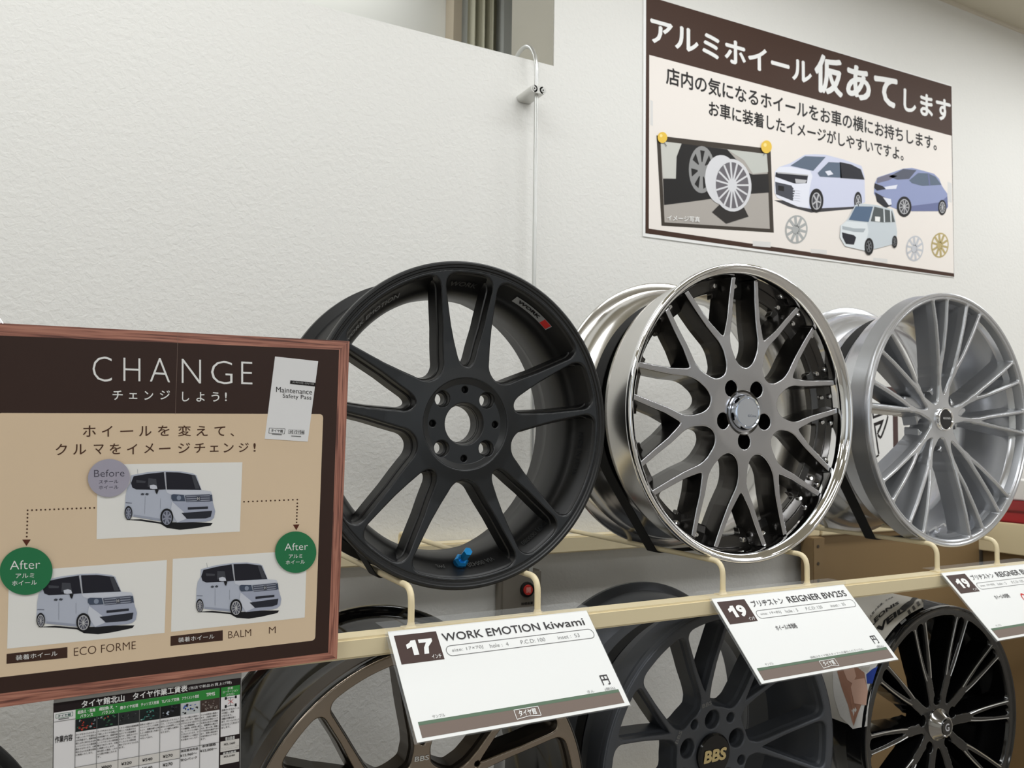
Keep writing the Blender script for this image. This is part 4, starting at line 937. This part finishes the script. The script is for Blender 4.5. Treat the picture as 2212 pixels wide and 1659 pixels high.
for x, s_ in ((1605, 'タイヤ館'), (1720, 'タイヤ館')):
    y0 = 786 if x < 1700 else 797
    if x < 1700:
        for a_, b_ in (((1607, 786), (1701, 791)), ((1701, 791), (1697, 822)), ((1607, 786), (1604, 817)), ((1604, 817), (1697, 822))): pr.poly([k4(*p) for p in seg_poly(a_, b_, 2)], INK, 7)
        pr.text(s_, k4(1617, 810), k4(1688, 815), k4(1618, 791), INK, 7, .01)
    else:
        for i in range(4):
            for a_, b_ in (((0, 0), (22, 1)), ((22, 1), (21, 24)), ((0, 0), (-1, 23)), ((-1, 23), (21, 24))): pr.poly([k4(*p) for p in seg_poly((1722 + i * 24 + a_[0], 797 + i + a_[1]), (1722 + i * 24 + b_[0], 797 + i + b_[1]), 1.5)], INK, 7)
            pr.text(s_[i], k4(1725 + i * 24, 817 + i), k4(1741 + i * 24, 818 + i), k4(1725 + i * 24, 801 + i), INK, 7, .01)
    pr.poly([k4(*p) for p in seg_poly((x + 18, y0 + 37), (x + 76, y0 + 41), 5)], GRY, 7)
pr.build('card_print', cd)

# ================================================================== labour price sheet under the board
SP = Plane((0, 1.004, 0), (1, 1.004, 0), (0, 1.004, 1)); A3 = SP.at
def gs(x, y): return A3(x / 3.95, 1480 + y / 3.95)
def row(t_):                                  # rows at t: (y at x=455, y at x=2045) in the close-up's pixels
    keys = [(0, 155, -62), (1, 236, -4), (2, 322, 78), (3, 430, 180), (4, 733, 452), (5, 815, 528), (9, 1900, 1500)]
    a_ = np.interp(t_, [k[0] for k in keys], [k[1] for k in keys]); b_ = np.interp(t_, [k[0] for k in keys], [k[2] for k in keys]); return a_, b_
def G(x, t_): a_, b_ = row(t_); y = a_ + (b_ - a_) * (x - 455) / 1590; return gs(x - (y - 200) * .012, y)
ps = thing('price_sheet', 'white and green workshop price table hanging below the framed board', 'price list', (0, 0, 0))
cc = [G(453, 0), G(2055, 0), G(2055, 8.8), G(453, 8.8)]
up = np.array([0, 0, .016])
V = [tuple(p) for p in (cc[0] + up, cc[1] + up, cc[2], cc[3])] + [tuple(p + np.array([0, .001, 0])) for p in (cc[0] + up, cc[1] + up, cc[2], cc[3])]
mesh('paper_sheet', V, [(3, 2, 1, 0), (4, 5, 6, 7), (0, 1, 5, 4), (1, 2, 6, 5), (2, 3, 7, 6), (3, 0, 4, 7)], P('sleeve', (170, 170, 168), .3), ps)
pr = Print(SP.n); pr.poly([G(455, 0), G(2052, 0), G(2052, 8.8), G(455, 8.8)], P('sheet_black', (34, 24, 26)), 1)
pr.poly([G(461, 1), G(1872, 1), G(1872, 8.8), G(461, 8.8)], P('sheet_white', (236, 234, 236)), 2)
pr.poly([G(1884, 2), G(2044, 2), G(2044, 3.86), G(1884, 3.86)], P('sheet_white', (236, 234, 236)), 2)
cols = [461, 645, 828, 1012, 1190, 1366, 1540, 1708, 1872]
pr.text('タイヤ館北山　タイヤ作業工賃表', gs(695, 194), gs(1600, 52), gs(695, 132), WHT, 3, .02)
pr.text('(当店で新品お買上げ時)', gs(1610, 42), gs(1975, -10), gs(1610, 12), WHT, 3, .0)
heads = [('組換え・脱着', 'バランス'), ('組換え・', 'バランス'), ('廃タイヤ処理',), ('チッソガス充填',), ('TLバルブ交換',), ('アライメント測定',), ('TPMS',)]
def cell_text(s_, x0, x1, t0, t1, m_, ly=4, bold=.0, res=2): pr.text(s_, G(x0, t1), G(x1, t1), G(x0, t0), m_, ly, bold, res)
for i, hd in enumerate(heads):
    x0, x1 = cols[i + 1], cols[i + 2]
    pr.poly([G(x0, 1), G(x1, 1), G(x1, 2.0), G(x0, 2.0)], GRN2, 3)
    if len(hd) == 2: cell_text(hd[0], x0 + 18, x1 - 14, 1.12, 1.48, WHT, 4, .02); cell_text(hd[1], x0 + 40, x1 - 34, 1.56, 1.90, WHT, 4, .02)
    else: cell_text(hd[0], x0 + (12 if hd[0] != 'TPMS' else 48), x1 - (12 if hd[0] != 'TPMS' else 40), 1.32, 1.68, WHT, 4, .02)
pr.poly([G(1884, 1), G(2044, 1), G(2044, 2), G(1884, 2)], GRN2, 3)
cell_text('脱着', 1940, 1985, 1.06, 1.3, WHT); cell_text('ローテーション', 1900, 2028, 1.38, 1.62, WHT); cell_text('(1台分)', 1928, 1996, 1.68, 1.95, WHT)
rnd = random.Random(5)
pc = [[(24, 30, 32), (60, 110, 80), (150, 160, 165), (170, 60, 50)], [(24, 30, 32), (60, 110, 80), (150, 160, 165), (190, 80, 60)], [(44, 46, 48), (80, 82, 84), (28, 28, 30)], [(26, 34, 34), (60, 130, 120), (170, 200, 196)], [(24, 24, 26), (60, 62, 70), (190, 200, 214)], [(200, 204, 206), (40, 80, 170), (40, 40, 44)], [(70, 56, 52), (110, 96, 90), (140, 130, 124)]]
for i in range(7):
    x0, x1 = cols[i + 1] + 1, cols[i + 2] - 1; base_ = P('cell%d' % i, pc[i][0]); pr.poly([G(x0, 2), G(x1, 2), G(x1, 3), G(x0, 3)], base_, 3)
    for k in range(26):
        c_ = pc[i][rnd.randrange(len(pc[i]))]; cx, ct_ = rnd.uniform(x0 + 16, x1 - 16), rnd.uniform(2.12, 2.86); rx, rt = rnd.uniform(5, 15), rnd.uniform(.03, .12)
        pr.poly([G(cx + rx * math.cos(a_) * rnd.uniform(.7, 1), ct_ + rt * math.sin(a_) * rnd.uniform(.7, 1)) for a_ in (2 * PI * j / 7 for j in range(7))], P('c%d_%d_%d' % c_, c_), 4 + k % 3)
for k, (x, t_) in enumerate(((1925, 2.15), (2010, 2.15), (1925, 2.82), (2010, 2.82))): pr.poly([G(x - 8, t_ - .12), G(x + 8, t_ - .12), G(x + 8, t_ + .12), G(x - 8, t_ + .12)], BLK, 3)
def gl(a_, b_, wd, m_, ly=3):
    p, q_ = G(*a_), G(*b_); d = (q_ - p); d /= np.linalg.norm(d); n_ = np.cross(SP.n, d) * wd / 2; pr.poly([p + n_, p - n_, q_ - n_, q_ + n_], m_, ly)
gl((1930, 2.15), (2005, 2.15), .0005, BLK); gl((1930, 2.82), (2005, 2.82), .0005, BLK); gl((1967, 2.15), (1967, 2.82), .0005, BLK); gl((1945, 2.3), (1990, 2.65), .0005, RED); gl((1990, 2.3), (1945, 2.65), .0005, RED)
for x in cols[1:-1]: gl((x, 2), (x, 8.8), .0005, GRY, 5)
gl((461, 1.9), (645, 1.9), .0005, GRY, 5); gl((645, 4), (1872, 4), .0005, GRY, 5); gl((461, 3), (461, 8.8), .0003, GRY, 5)
for a_ in (5, 6, 7, 8): gl((645, a_), (1540, a_), .0005, GRY, 5)
pr.poly([G(645, 4), G(1540, 4), G(1540, 5), G(645, 5)], P('cellgrey', (222, 218, 214)), 4)
# logo box, row heading
for a_, b_ in (((478, 1.18), (622, 1.18)), ((622, 1.18), (622, 1.58)), ((478, 1.58), (622, 1.58)), ((478, 1.18), (478, 1.58))): gl(a_, b_, .0004, GRN, 3)
cell_text('タイヤ館', 492, 606, 1.25, 1.52, TEAL, 4, .02); gl((500, 1.72), (590, 1.72), .0012, GRY, 3)
cell_text('作業内容', 472, 622, 3.03, 3.22, INK, 4, .02)
body = [['タイヤをホイルから外し', 'て新しいタイヤを組込み', '式内作業です。超扁平組', '間に上手に組み込みを新', 'しいとバランスの測定調', '整までを行います。分解', '時はゴムの劣化等を同時', 'に実施いたします。'],
        ['タイヤをホイルから外し', 'て新しいタイヤを組込み', '式内作業です。超扁平組', '間に上手に組み込みを新', 'しいとバランスの測定調', '整までを行います。分解', 'に実施いたします。', '持ち帰りの場合、こちら', 'の工賃が対象となりま', 'す。'],
        ['こちらの商品は産業廃棄', '物として処理される', '古タイヤの処理費用', '料です。回収みのタイ', 'ヤはチップ化して燃', 'やしたのちの熱利用', '等などをリサイクルされ', 'ます。'],
        ['空気より漏れにくくタイ', 'ヤのメンテナンス効率', 'も上り、燃費や乗り心地', 'もよい状態を長くを保つ', 'できます。', 'で行ってます。'],
        ['空気を注入するバルブ', 'です。こちらもゴム部品', '経ちゃのまま使用してしま', 'い、エア漏れの原因に', 'なります。'],
        ['タイヤの適正な接地の', '測定し行います。角度が', 'がずれたままで走行する', 'と、全行事象摩耗、タイ', 'ヤの偏摩耗、安定性の悪', '化、ロードノイズ増大', 'などなどとなります。タイ', 'ヤ交換時にこの測定が', 'をお勧めいたします。'],
        ['タイヤ空気圧の監視シ', 'ます、1時間で確認の', 'と空気圧を検知パンク', 'を未然に防ぎます燃費', 'と、燃費悪化に繋がり', 'れば、乗り心地、燃費に', 'ヤや空気圧を確認できる', 'ます、使用の際交換を', 'る為交換をおすすめい', 'ます。']]
for i, L in enumerate(body):
    x0, x1 = cols[i + 1] + 6, cols[i + 2] - 6
    for k, s_ in enumerate(L):
        t_ = 3.05 + k * .082; x2 = x0 + (x1 - x0) * min(1, len(s_) / 10.5); cell_text(s_, x0, x2, t_, t_ + .055, INK, 6, .012, 1)
for k, s_ in enumerate(('装着タイヤをホイール', 'の付替し、洗浄', 'どを行ます。', '消費が均等を保つ', '長で、ホイールバランス', 'などをすることをおすす', 'めします。')): cell_text(s_, 1890, 1890 + 150 * min(1, len(s_) / 10), 3.02 + k * .09 - .02, 3.02 + k * .09 + .045, INK, 6, .012, 1)
for s_, x0, x1, t0, t1 in (('¥320', 1040, 1128, 4.35, 4.68), ('¥540', 1218, 1305, 4.35, 4.68), ('¥270', 1393, 1477, 4.35, 4.68), ('¥800', 870, 958, 4.35, 4.68), ('¥2,800', 690, 790, 4.35, 4.68), ('¥270', 1393, 1477, 5.08, 5.19), ('¥540', 1218, 1305, 5.08, 5.19), ('¥12,960～', 1540, 1685, 4.62, 4.94), ('¥15,000～', 1710, 1855, 4.50, 4.82)): cell_text(s_, x0, x1, t0, t1, INK, 6, .015)
cell_text('測定基本料金', 1545, 1695, 4.12, 4.42, INK, 6, .02); cell_text('安心パック', 1545, 1685, 5.03, 5.12, INK, 6, .02); cell_text('本体価格', 1725, 1845, 4.0, 4.30, INK, 6, .02)
pr.poly([G(1884, 4.02), G(2044, 4.02), G(2044, 5.06), G(1884, 5.06)], P('cellgrey', (222, 218, 214)), 2); pr.poly([G(1884, 5.16), G(2044, 5.16), G(2044, 5.5), G(1884, 5.5)], P('cellgrey', (222, 218, 214)), 2)
cell_text('軽自動車', 1925, 2005, 3.88, 4.0, WHT, 6, .01); cell_text('普通自動車', 1905, 2018, 5.08, 5.15, WHT, 6, .01); cell_text('¥2,160', 1912, 2008, 4.25, 4.52, INK, 6, .015); cell_text('¥3,240', 1912, 2008, 5.2, 5.27, INK, 6, .015)
cell_text('(センターフィットハブ)+1,080円', 1890, 2040, 4.72, 4.80, GRY, 6, .0, 1); cell_text('(セラミック付き)+1,080円', 1890, 2036, 4.90, 4.98, GRY, 6, .0, 1)
pr.build('table_print', ps)

# ================================================================== price cards on the rail
CW, CH = 0.3013, 0.1483
def price_card(x, label, inch, title, tsp, specs, extra, red=False, y=1.0125, z=-.2555):
    t = thing('price_card', label, 'price card', (x, y, z), 'white price cards on the front rail')
    e1 = np.array([1, 0, 0.0]); e2 = np.array([0, -.7209, -.6931]); n_ = np.cross(e1, e2); n_ = n_ if n_[2] > 0 else -n_
    def c(u, v): return e1 * u * CW + e2 * v * CH
    cc = [c(0, 0), c(1, 0), c(1, 1), c(0, 1)]; V = [tuple(p) for p in cc] + [tuple(p - n_ * .0012) for p in cc]
    mesh('card_sheet', V, [(3, 2, 1, 0), (4, 5, 6, 7), (0, 1, 5, 4), (1, 2, 6, 5), (2, 3, 7, 6), (3, 0, 4, 7)], P('card_white', (240, 241, 240), .35), t)
    pr = Print(n_)
    def T(s_, u0, u1, v0, v1, m_, bold=.0, ly=3, res=3): pr.text(s_, c(u0, v1), c(u1, v1), c(u0, v0), m_, ly, bold, res)
    pr.poly([c(.021, .048), c(.213, .048), c(.213, .325), c(.021, .325)], BADGE, 1)
    def D(pts, u0, u1, v0=.112, v1=.255): pr.poly([c(u0 + (u1 - u0) * x, v0 + (v1 - v0) * y) for x, y in pts], WHT, 3)
    D([(.55, 0), (1, 0), (1, 1), (.50, 1), (.50, .42), (0, .55), (0, .25), (.35, .15)], .062, .108)
    if inch == '17': D([(0, 0), (1, 0), (1, .2), (.62, .55), (.52, 1), (.18, 1), (.28, .58), (.52, .24), (0, .24)], .120, .182)
    else: T('9', .118, .176, .112, .257, WHT, .05)
    T('インチ', .160, .203, .269, .310, WHT, .01)
    for s_, u0, u1 in title: T(s_, u0, u1, .078, .158, P('title', (58, 56, 58)), .007)
    # pill outline
    def pill(u0, u1, v0, v1, rr=.022):
        pts = []
        for k in range(9): a_ = PI / 2 + PI * k / 8; pts.append((u0 + rr + rr * math.cos(a_), (v0 + v1) / 2 - (v1 - v0) / 2 * math.sin(a_)))
        for k in range(9): a_ = -PI / 2 + PI * k / 8; pts.append((u1 - rr + rr * math.cos(a_), (v0 + v1) / 2 - (v1 - v0) / 2 * math.sin(a_)))
        return pts
    O = pill(.232, .982, .205, .303)
    for a_, b_ in zip(O, O[1:] + O[:1]):
        p, q_ = c(*a_), c(*b_); d = q_ - p; d /= np.linalg.norm(d); w_ = np.cross(n_, d) * .0004; pr.poly([p + w_, p - w_, q_ - w_, q_ + w_], GRY, 2)
    for s_, u0, u1 in specs: T(s_, u0, u1, .236, .274, P('spec', (150, 150, 150)), -.004, 2)
    T('円', .910, .950, .684, .782, P('title', (58, 56, 58)), .01); T('(税込)', .908, .962, .806, .840, GRY, .0)
    T('サンプル', .088, .142, .800, .828, GRY, -.004); T('価格はタイヤ館スタッフへお尋ねくださいさん' if extra else 'さん', .40 if extra else .815, .80 if extra else .852, .806, .832, GRY, -.004, 3, 1)
    if extra: T('ホイール1本価格', .30, .45, .405, .470, P('title', (58, 56, 58)), .01)
    if red:
        for k in range(14):
            a_ = 1.2 + k * .33; b_ = a_ + .34; pr.poly([c(.585 + .03 * math.cos(a_), .52 + .09 * math.sin(a_)), c(.585 + .022 * math.cos(a_), .52 + .066 * math.sin(a_)), c(.585 + .022 * math.cos(b_), .52 + .066 * math.sin(b_)), c(.585 + .03 * math.cos(b_), .52 + .09 * math.sin(b_))], RED, 2)
        T(',000', .64, .80, .44, .62, RED, .02)
    pr.poly([c(.024, .838), c(.976, .838), c(.976, .868), c(.024, .868)], BANDG, 1); pr.poly([c(.024, .866), c(.976, .866), c(.976, .972), c(.024, .972)], BAND, 1)
    for a_, b_ in (((.442, .872), (.556, .872)), ((.556, .872), (.556, .955)), ((.442, .872), (.442, .955)), ((.442, .955), (.499, .943)), ((.499, .943), (.556, .955))):
        p, q_ = c(*a_), c(*b_); d = q_ - p; d /= np.linalg.norm(d); w_ = np.cross(n_, d) * .0004; pr.poly([p + w_, p - w_, q_ - w_, q_ + w_], WHT, 3)
    T('タイヤ館', .458, .541, .880, .938, WHT, .02); pr.build('card_print', t)
    # clear holder folded over the rail
    mb = MB(); mb.box((-.004, -.0012, -.022), (CW + .004, -.0004, .0048)); mb.box((-.004, -.0012, -.0022 + .0060), (CW + .004, .036, .0048)); mb.build('clear_holder', M_plastic, t, smooth=False)
    mb = MB(); pb = [c(-.010, .0), c(1.008, .0), c(1.008, 1.006), c(-.010, 1.006)]; mb.add([p - n_ * .0016 for p in pb] + [p - n_ * .0024 for p in pb], [(3, 2, 1, 0), (4, 5, 6, 7), (0, 1, 5, 4), (1, 2, 6, 5), (2, 3, 7, 6), (3, 0, 4, 7)]); mb.build('card_backing', M_plastic, t, smooth=False)
    return t
price_card(.3666, 'price card reading 17 inch, on the rail below the matte black wheel', '17', [('WORK EMOTION', .232, .716), ('kiwami', .742, .958)], 0, [('size: 17×70J', .258, .405), ('hole :  4', .438, .530), ('P.C.D: 100', .592, .718), ('inset :  53', .785, .902)], False)
price_card(.9035, 'price card reading 19 inch, on the rail below the polished mesh wheel', '19', [('ブリヂストン', .240, .470), ('REIGNER BW25S', .505, .965)], 0, [('size: 19×85J', .258, .405), ('hole :  5', .438, .530), ('P.C.D: 120', .592, .718), ('inset :  35', .785, .902)], True, z=-.2585)
price_card(1.4735, 'price card with red figures, cut by the right edge of the photo', '19', [('ブリヂストン', .240, .470), ('REIGNER BW25S', .505, .965)], 0, [('size: 19×85J', .258, .405), ('hole :  5', .438, .530), ('P.C.D: 120', .592, .718), ('inset :  35', .785, .902)], True, True, z=-.2570)
